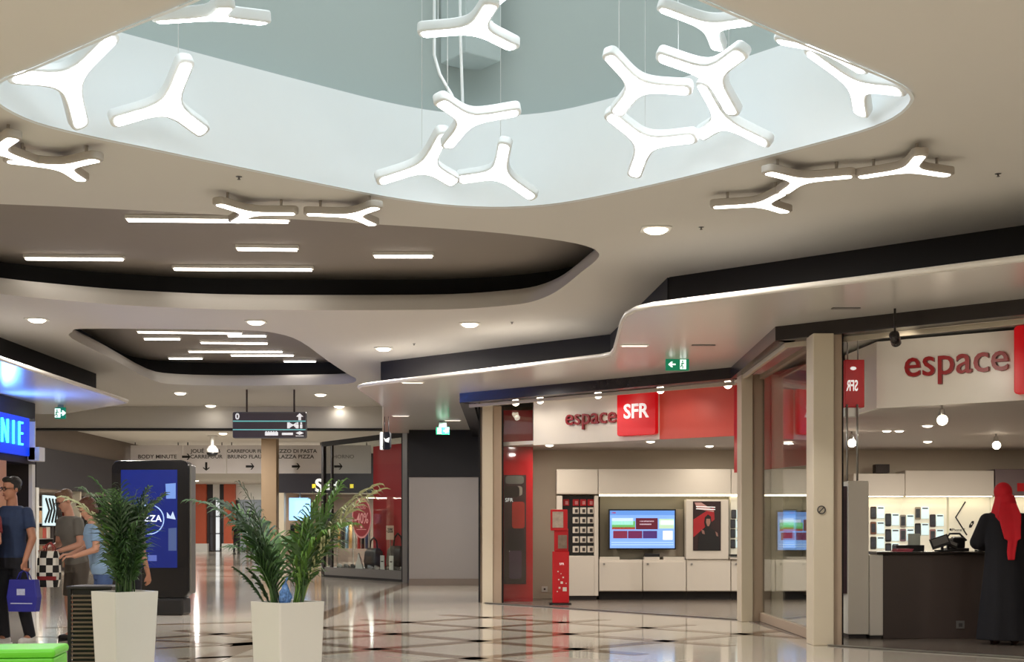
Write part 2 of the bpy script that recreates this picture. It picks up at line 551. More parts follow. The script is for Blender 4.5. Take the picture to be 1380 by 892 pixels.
def y_meshes(glow):
    body = MB().prism(y_outline(.46, .068, .115), 0, .085)
    o = body.build('shell', M_LAMPW if glow is M_GLOW else M_LAMPUNLIT, bevel=.016, seg=3)
    for p in o.data.polygons:
        p.use_smooth = True
    d = MB().prism(y_outline(.425, .046, .092), -.006, .02).build('diffuser', glow)
    ms = (o.data, d.data)
    bpy.data.objects.remove(o)
    bpy.data.objects.remove(d)
    return ms
YM = {'sky': y_meshes(M_GLOW), 'ceil': y_meshes(M_GLOWC)}
def y_lamp(M, kind, label, group):
    t = thing('pendant_lamp' if kind == 'sky' else 'ceiling_lamp', label, 'lamp', group=group)
    t.matrix_world = M
    link('shell', YM[kind][0], t)
    link('diffuser', YM[kind][1], t)
    return t
FIT = [
    ([-2.931, 9.112, 4.185], 0.413, [-0.482, -0.649, -0.588, 0.577, -0.741, 0.344, -0.659, -0.174, 0.732]),
    ([-2.426, 9.707, 4.197], 0.396, [-0.782, 0.486, -0.391, -0.619, -0.679, 0.394, -0.074, 0.55, 0.832]),
    ([-1.922, 8.919, 4.528], 0.408, [0.174, -0.984, -0.037, 0.961, 0.177, -0.214, 0.217, 0.002, 0.976]),
    ([-0.267, 10.062, 4.868], 0.412, [0.221, -0.975, 0.017, 0.971, 0.222, 0.09, -0.092, -0.003, 0.996]),
    ([-0.342, 10.848, 4.434], 0.397, [-0.834, -0.524, -0.169, 0.482, -0.844, 0.236, -0.267, 0.115, 0.957]),
    ([-0.701, 11.274, 4.186], 0.403, [0.08, -0.95, -0.301, 0.944, -0.026, 0.33, -0.322, -0.31, 0.895]),
    ([-0.11, 11.421, 4.161], 0.37, [-0.973, 0.134, 0.187, -0.038, -0.895, 0.445, 0.227, 0.426, 0.876]),
    ([0.945, 10.326, 4.531], 0.386, [-0.756, -0.621, 0.205, 0.652, -0.687, 0.321, -0.059, 0.377, 0.924]),
    ([1.371, 9.489, 4.344], 0.388, [0.064, -0.903, 0.426, 0.946, 0.19, 0.261, -0.316, 0.386, 0.866]),
    ([1.04, 10.703, 4.213], 0.39, [-0.618, -0.761, 0.198, 0.75, -0.495, 0.44, -0.237, 0.42, 0.876]),
    ([1.551, 10.145, 4.217], 0.376, [-0.105, 0.833, 0.544, -0.95, -0.246, 0.193, 0.294, -0.496, 0.817]),
    ([1.354, 9.43, 4.654], 0.364, [-0.192, -0.943, 0.273, 0.98, -0.197, 0.01, 0.045, 0.27, 0.962]),
    ([2.282, 9.12, 4.148], 0.395, [-0.125, -0.837, 0.532, 0.989, -0.148, 0.0, 0.078, 0.527, 0.846]),
    ([1.93, 8.5, 4.177], 0.331, [0.546, -0.755, 0.363, 0.827, 0.555, -0.09, -0.133, 0.35, 0.927]),
    ([0.039, 9.6, 5.025], 0.38, [0.888, -0.451, -0.094, 0.453, 0.892, 0.0, 0.084, -0.043, 0.996]),
]
SKYL = 'white three-armed glowing pendant lamp hanging tilted inside the skylight opening'
SLIDE = {3: .95, 4: .925, 5: .955, 7: .95, 9: .98}
HUB = (5, 6, 9, 10)
for i, (c, R, m) in enumerate(FIT):
    f_ = SLIDE.get(i, 1.0)
    c, R = [c[0] * f_, c[1] * f_, CAMH + (c[2] - CAMH) * f_], R * f_
    e1 = Vector((m[0], m[3], m[6])).normalized()
    e3 = Vector((m[2], m[5], m[8])).normalized()
    e2 = e3.cross(e1).normalized()
    e1 = e2.cross(e3)
    s = R / .43
    M = Matrix(((e1.x * s, e2.x * s, e3.x * s, c[0]), (e1.y * s, e2.y * s, e3.y * s, c[1]), (e1.z * s, e2.z * s, e3.z * s, c[2]), (0, 0, 0, 1)))
    lab, grp = {
        0: ('three-armed pendant lamp in the rounded skylight corner toward the neon shop', None),
        1: ('three-armed pendant lamp hanging alone before the white skylight ring near the corner lamp', None),
        2: ('three-armed pendant lamp seen almost edge-on with a looped cable against the grey shaft', None),
        3: ('three-armed pendant lamp hanging in front of the pale service box in skylight shaft', None),
        4: ('three-armed glowing pendant lamp hung by two thick white cables in skylight', None),
        11: ('three-armed pendant lamp above the overlapping cluster of four in the skylight', None),
        12: ('three-armed pendant lamp in the rounded skylight corner toward the phone shop', None),
        13: ('three-armed pendant lamp half hidden by the ceiling edge above the corner lamp', None),
        14: ('three-armed pendant lamp highest in the shaft above the service box', None)}.get(i, (
        'three-armed pendant lamp of the side-by-side pair below the thick-cabled lamp' if i in (5, 6) else 'three-armed pendant lamp in the overlapping skylight cluster of four',
        'side-by-side pair of pendant lamps' if i in (5, 6) else 'cluster of four pendant lamps'))
    t = y_lamp(M, 'sky', lab, grp)
    top = M @ Vector((0, 0, .08))
    tip = M @ Vector((0, .02 if i in HUB else .3, .08))
    cyl('suspension_wire', M_LAMPW, tip, (tip.x, tip.y, 8.5), .0025, t, True, 6)
    if i in (2, 3, 4):
        if i == 4:
            c0 = M @ Vector((.05, .1, .08))
            MB().tube([c0, c0 + Vector((-.03, .02, .12)), c0 + Vector((-.12, .03, .28)), c0 + Vector((-.16, .03, .42)), (c0.x - .15, c0.y + .03, 8.5)], .011).build('power_cable', M_LAMPW, t, True)
            c1 = c0 + Vector((.05, .03, 0))
            MB().tube([c1, c1 + Vector((-.02, 0, .6)), (c1.x - .03, c1.y, 8.5)], .011).build('power_cable', M_LAMPW, t, True)
        else:
            c0 = M @ Vector((.06, -.12, .08))
            MB().tube([c0, c0 + Vector((-.06, .0, .02)), c0 + Vector((-.09, .0, .10)), c0 + Vector((-.03, .0, .2)), (c0.x + .04, c0.y, 5.4), (c0.x + .04, c0.y, 8.5)], .007).build('power_cable', M_LAMPW, t, True)
# lamps on the ceiling plane: centre pixel and the pixel of one arm tip
CL = [((84, 226), (22, 219), 'three-armed glowing lamp under ceiling beside the curved trough at skylight corner'),
      ((-6, 203), (18, 187), None), ((336, 288), (392, 288), None), ((475, 291), (415, 289), None),
      ((1079, 244), (1134, 239), None), ((1225, 229), (1238, 213), None), ((1025, 276), (972, 279), None)]
for i, (cp, tp, lab) in enumerate(CL):
    zl = ZC - .12
    c = on_z(cp[0], cp[1], zl)
    t_ = on_z(tp[0], tp[1], zl)
    a = math.atan2(t_.y - c.y, t_.x - c.x)
    M = Matrix.Translation(c) @ Matrix.Rotation(a - PI / 2, 4, 'Z') @ Matrix.Diagonal((.9, .9, .7, 1))
    k = 0 if i < 2 else 1 if i < 4 else 2
    t = y_lamp(M, 'ceil', ('three-armed lamp flat under the ceiling beside the skylight corner toward neon shop', 'three-armed lamp flat under ceiling between the skylight and the big trough', 'three-armed lamp flat under ceiling in the row of three toward phone shop')[k], ('lamps by the neon-side corner', 'lamps by the big trough', 'row of three lamps by the phone shop')[k])
    for q in (0, 120, 240):
        v = Vector((0, .3, .08))
        v.rotate(Matrix.Rotation(math.radians(q), 4, 'Z'))
        p = M @ v
        cyl('mounting_stem', M_LAMPUNLIT, p, (p.x, p.y, ZC), .012, t, True, 8)
# linear lamps in the troughs
def linear(px0, py0, px1, py1, label, group, wd=.075):
    z = ZC + .44
    a, b = on_z(px0, py0, z), on_z(px1, py1, z)
    mid = (a + b) / 2
    ang = math.atan2(b.y - a.y, b.x - a.x)
    L = (b - a).length
    t = thing('linear_lamp', label, 'lamp', (mid.x, mid.y, z), ang, group)
    MB().box((-L / 2 - .02, -wd / 2 - .012, .02), (L / 2 + .02, wd / 2 + .012, .058)).build('housing', M_WHITE, t)
    MB().box((-L / 2, -wd / 2, 0), (L / 2, wd / 2, .03)).build('diffuser', M_TUBE, t)
    return t
for a in ((172, 298, 388, 300), (35, 350, 165, 351), (320, 337, 400, 338), (235, 364, 420, 365), (505, 347, 582, 347)):
    linear(*a, 'white linear strip lamp in the big ceiling trough next to the skylight', 'strip lamps of the big trough')
for a in ((186, 448.5, 325, 450.5), (195, 458, 242, 458), (308, 454, 358, 454), (271, 463, 360, 464), (255, 475, 380, 475), (312, 480, 395, 480), (228, 484, 272, 484), (383, 488, 425, 488)):
    linear(*a, 'white linear strip lamp in the small ceiling trough above the hanging sign', 'strip lamps of the small trough', .07)
# recessed downlights
dl_ring = MB().prism(rrect(-.14, -.14, .14, .14, .05), -.012, .0)
dl_ring = dl_ring.build('trim_ring', M_WHITE, bevel=.004)
dl_lens = MB().lathe([(.02, -.05), (.075, -.042), (.105, -.025), (.115, -.006)], 20).build('lens', M_DOWN)
DR, DLN = dl_ring.data, dl_lens.data
bpy.data.objects.remove(dl_ring)
bpy.data.objects.remove(dl_lens)
def downlight(p, power, label, group, col=NEUT, s=1.0):
    t = thing('downlight', label, 'lamp', p, 0, group)
    t.scale = (s, s, s)
    link('trim_ring', DR, t)
    link('lens', DLN, t)
    add_light('lamp_light', 'AREA', (p[0], p[1], p[2] - .065 * s), power, col, .2 * s, t)
    return t
FILL_LAB = 'unseen recessed downlight added to the main ceiling for fill light'
for x, y, pw in ((884, 308, 85), (633, 436, 105), (517, 469, 105), (345, 433, 95), (50, 430, 85), (432, 531, 40), (243, 529, 40), (284, 546, 1), (457, 547, 1)):
    if x == 884:
        downlight(on_z(x, y, ZC), pw, 'large single downlight between the skylight and phone shop canopy', None)
    elif y > 500:
        downlight(on_z(x, y, ZC), pw, 'small downlight in the main ceiling close to the cream bulkhead', 'downlights by the bulkhead')
    else:
        downlight(on_z(x, y, ZC), pw, 'downlight in the strip of ceiling between the two troughs', 'downlights between the troughs')
for x, y in ((-5.5, 5), (-5.5, 0), (5, 4), (5, -2), (0, 1.5), (0, -3.5), (-10, 4), (-10, -2), (10, 3), (-2.8, 3.5), (2.8, 3.5), (-5.8, 10)):  # unseen downlights added around the camera as fill light
    downlight((x, y, ZC), 98, FILL_LAB, 'added fill downlights')

# ================================================================== THE RED PHONE SHOP
F1, F2, F3, F4 = (-.45, 22.7), (3.1, 18.4), (3.3, 14.3), (7.3, 10.6)
sf = struct(MB().prism([F1, F2, F3, F4, (13.9, 10.6), (13.9, 24.2), (-.4, 24.2), (-.4, 22.7)], -.02, .006).build('floor_shop', M_SHOPFLOOR))
for a, b in ((F1, F2), (F3, F4)):
    a, b = Vector((*a, 0)), Vector((*b, 0))
    t = (b - a).normalized()
    n = Vector((-t.y, t.x, 0)) * .03
    MB().add([p + Vector((0, 0, z)) for z in (.006, .016) for p in (a - n, b - n, b + n, a + n)],
             [(4, 5, 6, 7), (0, 1, 5, 4), (1, 2, 6, 5), (2, 3, 7, 6), (3, 0, 4, 7)]).build('threshold_rail', M_STEEL, sf)
bw = struct(MB().box((-.4, 24.2, 0), (13.9, 24.35, 3.38)).build('wall_shop_back', M_BEIGE))
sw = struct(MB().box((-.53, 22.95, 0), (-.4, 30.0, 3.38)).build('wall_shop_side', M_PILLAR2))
MB().box((-.56, 22.9, 0), (-.53, 29.96, 3.38)).build('black_edge', M_BLACK, sw)
struct(MB().prism([(.35, 22.55), (3.35, 20.25), (4.15, 16.95), (4.2, 15.75), (8.0, 12.9), (13.9, 12.9), (13.9, 24.2), (-.4, 24.2), (-.4, 23.2)], 2.62, 2.68).build('ceiling_shop', mat('shop_ceiling_white', (206, 198, 192), .6, var=.015)))
# beam over the shop front: dark fascia
BM = [(-.86, 30), (-.84, 22.0), (2.95, 18.5), (2.84, 14.8), (7.2, 10.95)]
beam = struct(wall_path('trim_4', BM, 3.25, ZS, M_BEAM, None, .22), 'dark glossy beam along the top of the phone shop front')
wall_path('light_edge', [(-.7, 22.3), (3.05, 18.85), (2.98, 15.0), (7.4, 11.1)], 3.2, 3.25, M_PILLAR, beam, .04)
# pillars
def pillar(px0, px1, py, label, split):
    d = F * CAMH / (py - HY)
    x0, x1 = (px0 - CX) / F * d, (px1 - CX) / F * d
    xs = x0 + (x1 - x0) * split
    t = thing('shop_pillar', label, 'pillar', ((x0 + x1) / 2, d + .15, 0))
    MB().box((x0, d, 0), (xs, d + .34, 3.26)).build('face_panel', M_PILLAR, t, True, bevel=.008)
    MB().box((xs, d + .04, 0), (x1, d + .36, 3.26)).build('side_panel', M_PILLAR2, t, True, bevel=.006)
    MB().box((x1, d + .10, .0), (x1 + .03, d + .30, 3.26)).build('black_seal', M_BLACK, t, True)
    return t
pillar(650, 676, 813, 'narrow cream pillar between the grey wall and red poster panel', .55)
t = pillar(999, 1029, 838, 'cream pillar of two joined posts beside white wall unit', .52)
pillar(1096, 1136, 870, 'widest cream pillar with no-entry sticker beside the dark counter', .7)
st = bpy.data.objects['shop_pillar.002']
Ms = frame(at(1107, 687, 14.315), (1, 0, 0), (0, -1, 0))
mb = MB()
n = 20
mb.loft([[(r * math.cos(2 * PI * i / n), r * math.sin(2 * PI * i / n), z) for i in range(n)] for r, z in ((.045, 0), (.045, .004), (.034, .004), (.034, 0), (.045, 0))], caps=False, M=Ms)
mb.box((-.038, -.005, 0), (.038, .005, .004), Ms @ Matrix.Rotation(math.radians(45), 4, 'Z'))
mb.build('prohibition_sticker', M_TEXTDK, st, True)
# glass beside the pillars
gl = thing('shop_window', 'clear glass side window of the phone shop between two cream pillars', 'window', (3.3, 16.4, 0))
MB().box((3.29, 14.62, .12), (3.302, 18.12, 3.2), Matrix.Translation((0, 0, 0))).build('glass_pane', GLASS, gl, True)
MB().box((3.26, 14.6, .01), (3.33, 18.15, .12)).build('bottom_rail', M_PILLAR2, gl, True)
MB().box((3.26, 14.6, 3.2), (3.33, 18.15, 3.25)).build('top_rail', M_PILLAR2, gl, True)
# red poster panel just inside, with its glass
a0, a1 = at(677, 812, 23.25), at(718, 812, 23.25)
rp = thing('poster_panel', 'tall red panel with a dark photo print beside narrow pillar', 'panel', ((a0.x + a1.x) / 2, 23.3, .006))
MB().box((a0.x, 23.25, .006), (a1.x, 23.32, 3.24)).build('board', M_RED, rp, True)
q0, q1 = at(679, 640, 23.24), at(709, 787, 23.24)
MB().box((q0.x, 23.235, q1.z), (q1.x, 23.252, q0.z)).build('photo_print', mat('dark_photo', (76, 44, 48), .35, var=.6, scale=2.2), rp, True)
for k, (xa, ya, xb, yb, cc) in enumerate(((681, 641, 706, 652, (120, 112, 108)), (680, 655, 700, 670, (52, 34, 34)), (690, 676, 707, 712, (196, 52, 44)), (682, 712, 706, 742, (58, 38, 46)), (686, 741, 703, 780, (92, 60, 84)), (686, 742, 702, 744, (226, 220, 220)), (694, 655, 704, 668, (168, 150, 140)))):
    u0, u1 = at(xa, ya, 23.23), at(xb, yb, 23.23)
    MB().prism(rrect(u0.x, u1.z, u1.x, u0.z, min(.05, (u0.z - u1.z) * .4)), 23.226 + .001 * k, 23.236, Matrix(((1, 0, 0, 0), (0, 0, 1, 0), (0, 1, 0, 0), (0, 0, 0, 1)))).build('print_area', mat('print_%d' % k, cc, .4, var=.35, scale=4), rp, True)
text('print_line', 'SFR', .09, M_TEXTWH, frame(at(686, 674, 23.215), (1, 0, 0), (0, -1, 0)), rp, .002)
MB().box((a0.x - .02, 23.12, .02), (a1.x + .01, 23.13, 3.24)).build('glass_pane', GLASS, rp, True)

# sign fascias: boards run parallel to the shop front
XZ = Matrix(((1, 0, 0, 0), (0, 0, 1, 0), (0, 1, 0, 0), (0, 0, 0, 1)))
def board(name, A, B, z0, z1, m, parent, th=.06):
    return wall_path(name, [A, B], z0, z1, m, parent, th)
A, B = (.35, 22.5), (3.38, 20.2)
fs = thing('sign_fascia', 'white fascia with painted-in red glow and red lettering above the white wall unit', 'sign', (A[0], A[1], 2.62))
pr = on_wall(889, 560, A, B)
board('white_board', A, (pr.x, pr.y), 2.6, 3.36, M_WHITEG, fs).matrix_parent_inverse = world_of(fs).inverted()
board('red_spill_board', (pr.x, pr.y), B, 2.6, 3.36, M_REDSPILL, fs).matrix_parent_inverse = world_of(fs).inverted()
u = Vector((B[0] - A[0], B[1] - A[1], 0)).normalized()
nrm = Vector((u.y, -u.x, 0))
def sign_letters(s, px0, px1, py, A, B, size, m, parent, push=.03, bold=.002, depth=.04):
    a, b = on_wall(px0, py, A, B), on_wall(px1, py, A, B)
    u = Vector((B[0] - A[0], B[1] - A[1], 0)).normalized()
    n = Vector((u.y, -u.x, 0))
    o = text('lettering', s, size, m, frame((a + b) / 2 + n * push, u, n), parent, depth, bold)
    ws = [v.co.dot(u) for v in o.data.vertices]
    k = (b - a).length / (max(ws) - min(ws))
    c0 = ((a + b) / 2).dot(u)
    for v in o.data.vertices:
        v.co += u * ((v.co.dot(u) - (max(ws) + min(ws)) / 2) * k + c0 - v.co.dot(u))
    return o
sign_letters('espace', 764, 832, 562, A, B, .36, M_REDDK, fs)
def red_box(pxa, pxb, pyt, pyb, A, B, name_label, parent=None):
    a, b = on_wall(pxa, pyb, A, B), on_wall(pxb, pyb, A, B)
    zt = on_wall((pxa + pxb) / 2, pyt, A, B).z
    zb = on_wall((pxa + pxb) / 2, pyb, A, B).z
    u = (b - a)
    u.z = 0
    L = u.length
    u.normalize()
    n = Vector((u.y, -u.x, 0))
    t = thing('logo_box', name_label, 'sign', (a.x + n.x * .06, a.y + n.y * .06, zb))
    Mf = frame((a.x, a.y, 0), u, n)
    MB().prism(rrect(0, zb, L, zt, .04), .012, .1, Mf).build('box', mat('logo_red', (206, 14, 26), .3, emit=(200, 8, 20), estr=.35, var=.05), t, True, bevel=.01)
    text('letters', 'SFR', (zt - zb) * .44, M_TEXTWH, frame(Vector((a.x, a.y, zb + (zt - zb) * .52)) + u * L * .5 + n * .106, u, n), t, .012, .006, sx=.95)
    return t
red_box(836, 888, 526, 587, A, B, 'red square logo box with white letters beside the board painted with red glow')
# red return board between the two fascias
A2, B2 = (3.26, 20.15), (4.0, 16.95)
rb = thing('red_return_board', 'plain red hanging board seen through glass side window', 'sign', (A2[0], A2[1], 2.05))
board('board', A2, B2, 2.05, 3.36, M_RED, rb).matrix_parent_inverse = world_of(rb).inverted()
A3, B3 = (4.17, 15.7), (8.0, 12.85)
fr2 = thing('sign_fascia', 'cream fascia with large red lettering above the dark counter', 'sign', (A3[0], A3[1], 2.62))
board('white_board', A3, B3, 2.6, 3.36, M_WHITEG, fr2).matrix_parent_inverse = world_of(fr2).inverted()
board('return_board', (4.1, 16.9), A3, 2.6, 3.36, M_WHITEG, fr2).matrix_parent_inverse = world_of(fr2).inverted()
sign_letters('espace', 1221, 1360, 487, A3, B3, .45, M_REDDK, fr2, bold=.003)
red_box(1370, 1480, 436, 529, A3, B3, 'red logo box at the end of large cream fascia')
# mirror image of a red logo sign, modelled as a box with reversed letters
hb = at(1140, 550, 15.6)
t = thing('reflected_logo_box', 'reflected red logo built as a small box with reversed white letters beside widest pillar', 'sign', (hb.x + .1, 15.6, hb.z))
z0, z1 = at(1140, 550, 15.6).z, at(1140, 486, 15.6).z
x0, x1 = at(1136, 500, 15.6).x, at(1162, 500, 15.6).x
MB().box((x0, 15.5, z0), (x1, 15.72, z1)).build('box', M_RED, t, True, bevel=.008)
MB().box((x0, 15.52, z0 - .1), (x1 - .06, 15.7, z0)).build('white_base', M_WHITE, t, True)
text('letters', 'SFR', .17, M_TEXTWH, frame((x0 + .08, 15.496, (z0 + z1) / 2 - .03), (-1, 0, 0), (0, 1, 0)), t, .004, .003, sx=.5)
MB().ball((x0 + .09, 15.49, z1 - .1), (.035, .006, .02)).build('leaf_mark', M_TEXTWH, t, True)
for xx in (x0 + .05, x1 - .05):
    cyl('hanger', M_STEEL, (xx, 15.6, z1), (xx, 15.6, ZS), .008, t, True)
# glowing spotlights under the beam
def spot_lamp(p, label, group, power, aim, r=.075, top=None, col=WARM):
    t = thing('spotlight', label, 'lamp', p, 0, group)
    MB().ball(p, (r, r, r)).build('bulb', M_SPOT, t, True)
    q = Vector(p)
    MB().lathe([(r * .55, -.02), (r * .7, .02), (r * .5, .09), (r * .2, .1)], 14, Matrix.Translation(q + Vector((0, .02, r * .6)))).build('cap', M_STEEL, t, True)
    cyl('stem', M_STEEL, q + Vector((0, .02, r * .6 + .09)), (q.x, q.y + .02, top), .012, t, True)
    add_light('lamp_light', 'SPOT', q + Vector(aim).normalized() * (r + .03), power, col, .05, t, aim, math.radians(115), .8)
    return t
for (x, y, d) in ((695, 542, 22.0), (728, 539, 21.6), (806, 532, 20.9), (890, 525, 20.1), (981, 518, 19.2)):
    spot_lamp(at(x, y, d), 'round glowing spotlight under the dark beam in front of white fascia', 'spotlights of the white fascia', 9, (.35, .55, -.75), .06, ZS)
for (x, y) in ((1270, 566), (1148, 597), (1343, 600)):
    z = 2.45
    spot_lamp(on_z(x, y, z), 'round warm spotlight hanging from the grey shop ceiling', 'spotlights inside the shop', 60, (.0, .6, -.7), .06, 2.62)
for (x, y) in ((1195, 580), (1212, 580)):
    p = on_z(x, y, 2.62)
    downlight(p, 30, 'small round recessed lamp, one of a pair in the shop ceiling', 'recessed pair in the shop ceiling', NEUT, .55)
for (x, y, pw) in ((.62, 22.75, 38), (2.2, 21.8, 26), (3.3, 22.95, 26), (4.6, 21.3, 34), (6.6, 21.8, 70), (8.4, 21.6, 60), (7.5, 17.5, 80), (10, 18, 70), (5.6, 18.5, 80)):  # lamps added and spaced to light the units and the beige wall
    downlight((x, y, 2.62), pw * .38, 'small recessed lamp added in the grey ceiling to light the shop wall units', 'lamps added over wall units', WARM, .6)
p = at(1206, 455, 13.6)
t = thing('spotlight', 'small dark spotlight under the beam aimed at the large fascia', 'lamp', p)
MB().lathe([(.03, -.09), (.05, -.085), (.05, .05), (.03, .06)], 16, Matrix.Translation(p) @ Vector((.5, 1, -.7)).to_track_quat('-Z', 'Y').to_matrix().to_4x4()).build('housing', M_BEAM, t, True)
cyl('stem', M_BEAM, p, (p.x, p.y, ZS), .012, t, True)
add_light('lamp_light', 'SPOT', p + Vector((.5, 1, -.7)).normalized() * .1, 40, WARM, .03, t, on_wall(1255, 520, (4.17, 15.7), (8.0, 12.85)) - p, math.radians(75), .9)

# ---- the wall unit with television
D = 23.6
def W(px, py, d=D):
    return at(px, py, d)
def panel(name, px0, py0, px1, py1, d0, d1, m, parent, bevel=.008, r=None):
    a, b = W(px0, py1, d0), W(px1, py0, d0)
    if r:
        return MB().prism(rrect(a.x, a.z, b.x, b.z, r), d0, d1, XZ).build(name, m, parent, True)
    return MB().box((a.x, d0, a.z), (b.x, d1, b.z)).build(name, m, parent, True, bevel=bevel)
M_OFFW = mat('unit_white', (224, 216, 204), .4, var=.012)
M_GREYB = mat('unit_grey', (134, 128, 112), .55, var=.04)
u0 = W(750, 803)
tc = thing('tall_cabinet', 'tall white cabinet with a dark accessory niche beside red kiosk', 'cabinet', (u0.x + .35, D, .006))
panel('plinth', 752, 800, 804, 809, D + .06, 24.19, M_DARK, tc)
for nm, x0, y0, x1, y1 in (('left_side', 750, 668, 758, 803), ('right_side', 801, 668, 806.4, 803), ('door', 758, 749, 801, 803)):
    panel(nm, x0, y0, x1, y1, D, 24.19, M_OFFW, tc)
panel('niche_back', 758.6, 668.2, 800.6, 748, D + .2, 24.18, M_BLKPL, tc, 0)
oh = thing('overhead_cabinet', 'long white overhead cabinet with rounded corner above television', 'cabinet', (u0.x + 1, D, 1.84))
for i, (x0, x1) in enumerate(((750, 806), (806, 985), (985, 1110))):
    panel('front_panel', x0 + (0 if i == 0 else .6), 632, x1, 666, D - .03, 24.19, M_OFFW, oh, .02 if i == 0 else .006)
MB().box((W(808, 666).x, D + .05, W(806, 668.5).z), (W(1100, 666).x, D + .1, W(806, 666).z)).build('light_strip', mat('shelf_glow', (255, 255, 255), .5, emit=(255, 240, 205), estr=5, var=0), oh, True)
bp = thing('back_panel', 'grey recessed back panel behind the wall television', 'panel', (W(860, 753).x, 24.1, .72))
panel('board', 808.5, 667.4, 1110, 752.8, D + .3, 24.19, M_GREYB, bp, 0)
panel('side_panel', 880, 686, 921, 751, D + .28, D + .3, mat('unit_taupe', (168, 158, 142), .5), bp, .004)
for i, (x0, x1) in enumerate(((807, 866), (866, 925), (925, 985), (985, 1045), (1045, 1110))):
    bc = thing('base_cabinet', ['low white base cabinet next to the tall cabinet', 'low white base cabinet under the television with a black box on it', 'low white base cabinet below the portrait poster', 'low white base cabinet partly behind pillar of two posts', 'low white base cabinet behind the glass side window'][i], 'cabinet', (W((x0 + x1) / 2, 797).x, D, .15), 0, None)
    panel('body', x0 + .4, 754, x1 - .4, 797, D + .02, 24.19, M_OFFW, bc, .006)
    panel('door', x0 + .6, 757, x1 - .6, 796, D, D + .02, M_OFFW, bc, .004)
    p = W(x0 + 7, 760)
    MB().lathe([(.012, 0), (.018, .01), (.018, .02)], 12, Matrix.Translation(p + Vector((0, -.002, 0))) @ Matrix.Rotation(PI / 2, 4, 'X')).build('knob', M_STEEL, bc, True)
    panel('plinth', x0 + .2, 797, x1 - .2, 809.5, D + .25, 24.19, M_DARK, bc, 0)
for i, (x0, x1) in enumerate(((808.5, 835), (868, 889), (894, 923))):
    sh = panel('raised_shelf', x0, 750.5, x1, 753.9, D + .03, D + .24, M_OFFW, None, .004)
    tag(sh, ['thin white shelf board on the base cabinet by the tall cabinet', 'thin white shelf board holding a black box below television', 'thin white shelf board between black box and portrait poster'][i], 'shelf')
bb = panel('media_box', 869, 746, 889, 750.4, D + .05, D + .22, M_BLKPL, None, .008)
tag(bb, 'small black media box on the white shelf below television', 'electronics')
def led(name, rgb, s=1.0):
    return mat(name, rgb, .3, emit=rgb, estr=s, var=.02)
def television(px0, px1, py0, py1, d, label):
    a, b = W(px0, py1, d), W(px1, py0, d)
    t = thing('television', label, 'television', ((a.x + b.x) / 2, d + .05, a.z))
    MB().box((a.x, d, a.z), (b.x, d + .06, b.z)).build('bezel', M_BLKPL, t, True, bevel=.006)
    MB().box((a.x + .3, d + .06, a.z + .2), (b.x - .3, D + .255, b.z - .2)).build('wall_bracket', M_BLKPL, t, True)
    sw_, sh_ = b.x - a.x - .05, b.z - a.z - .05
    Mf = frame((a.x + .025, d - .002, a.z + .025), (1, 0, 0), (0, -1, 0))
    sc = flat('screen', [(0, 0), (sw_, 0), (sw_, sh_), (0, sh_)], led('screen_blue', (118, 160, 226), .9), Mf, t, .003)
    for (x0, y0, x1, y1, c) in ((.0, .88, 1, 1, (92, 140, 214)), (.03, .52, .39, .72, (96, 168, 96)), (.03, .62, .36, .80, (190, 214, 240)), (.03, .50, .39, .56, (178, 40, 52)), (.40, .50, .74, .80, (88, 28, 44)), (.76, .52, .99, .78, (176, 206, 178)), (.78, .62, .99, .74, (232, 240, 246)), (.05, .26, .27, .46, (116, 40, 66)), (.28, .26, .50, .46, (100, 36, 78)), (.51, .26, .73, .46, (70, 44, 104)), (.82, .22, .97, .46, (226, 228, 240)), (.02, .14, .98, .16, (170, 200, 240)), (.02, .08, .98, .10, (170, 200, 240)), (.03, .92, .09, .96, (210, 40, 50)), (.46, .70, .68, .73, (232, 214, 220)), (.46, .62, .64, .65, (232, 214, 220))):
        Mq = Mf @ Matrix.Translation((0, 0, .002))
        flat('screen_tile', [(x0 * sw_, y0 * sh_), (x1 * sw_, y0 * sh_), (x1 * sw_, y1 * sh_), (x0 * sw_, y1 * sh_)], led('tile_%d_%d_%d' % c, c, .8), Mq, sc, .002)
    return t
television(820, 911, 686, 740.5, D + .08, 'flat black television with blue web page on grey panel')
television(1046, 1137, 688, 743, D + .08, 'flat black television with blue page seen through side window')
# portrait poster
pp = thing('portrait_panel', 'white upright panel with red and black portrait poster', 'poster', (W(955, 757).x, D, .66))
panel('board', 924.5, 673, 982, 753.6, D - .02, D + .25, M_OFFW, pp, .008)
pz = panel('poster', 934, 675.5, 971.5, 742, D - .03, D - .02, mat('poster_dark', (44, 18, 20), .4, var=.2), pp, 0)
def poly_px(name, pts, d, m, parent, th=.004):
    q = [W(x, y, d) for x, y in pts]
    return MB().prism([(p.x, p.z) for p in q], d, d + th, XZ).build(name, m, parent, True)
poly_px('red_shape', [(934.5, 700), (950, 690), (962, 683), (963, 700), (948, 712), (934.5, 724)], D - .034, mat('poster_red', (176, 30, 40), .4, var=.15), pz)
poly_px('grey_shape', [(936, 677), (945, 677), (962, 688), (962, 690), (940, 686)], D - .038, mat('poster_pink', (196, 150, 146), .4), pz)
poly_px('figure', [(940, 741.5), (942, 722), (946, 716), (951, 712), (949, 704), (950, 697), (954, 693), (958, 696), (959, 704), (957, 711), (962, 714), (968, 718), (970, 730), (970, 741.5)], D - .04, mat('poster_black', (18, 14, 16), .4), pz)
poly_px('face', [(952, 699), (957, 699), (957.5, 704), (955.5, 709), (953.5, 709), (951.5, 704)], D - .044, mat('poster_skin', (168, 122, 108), .5), pz)
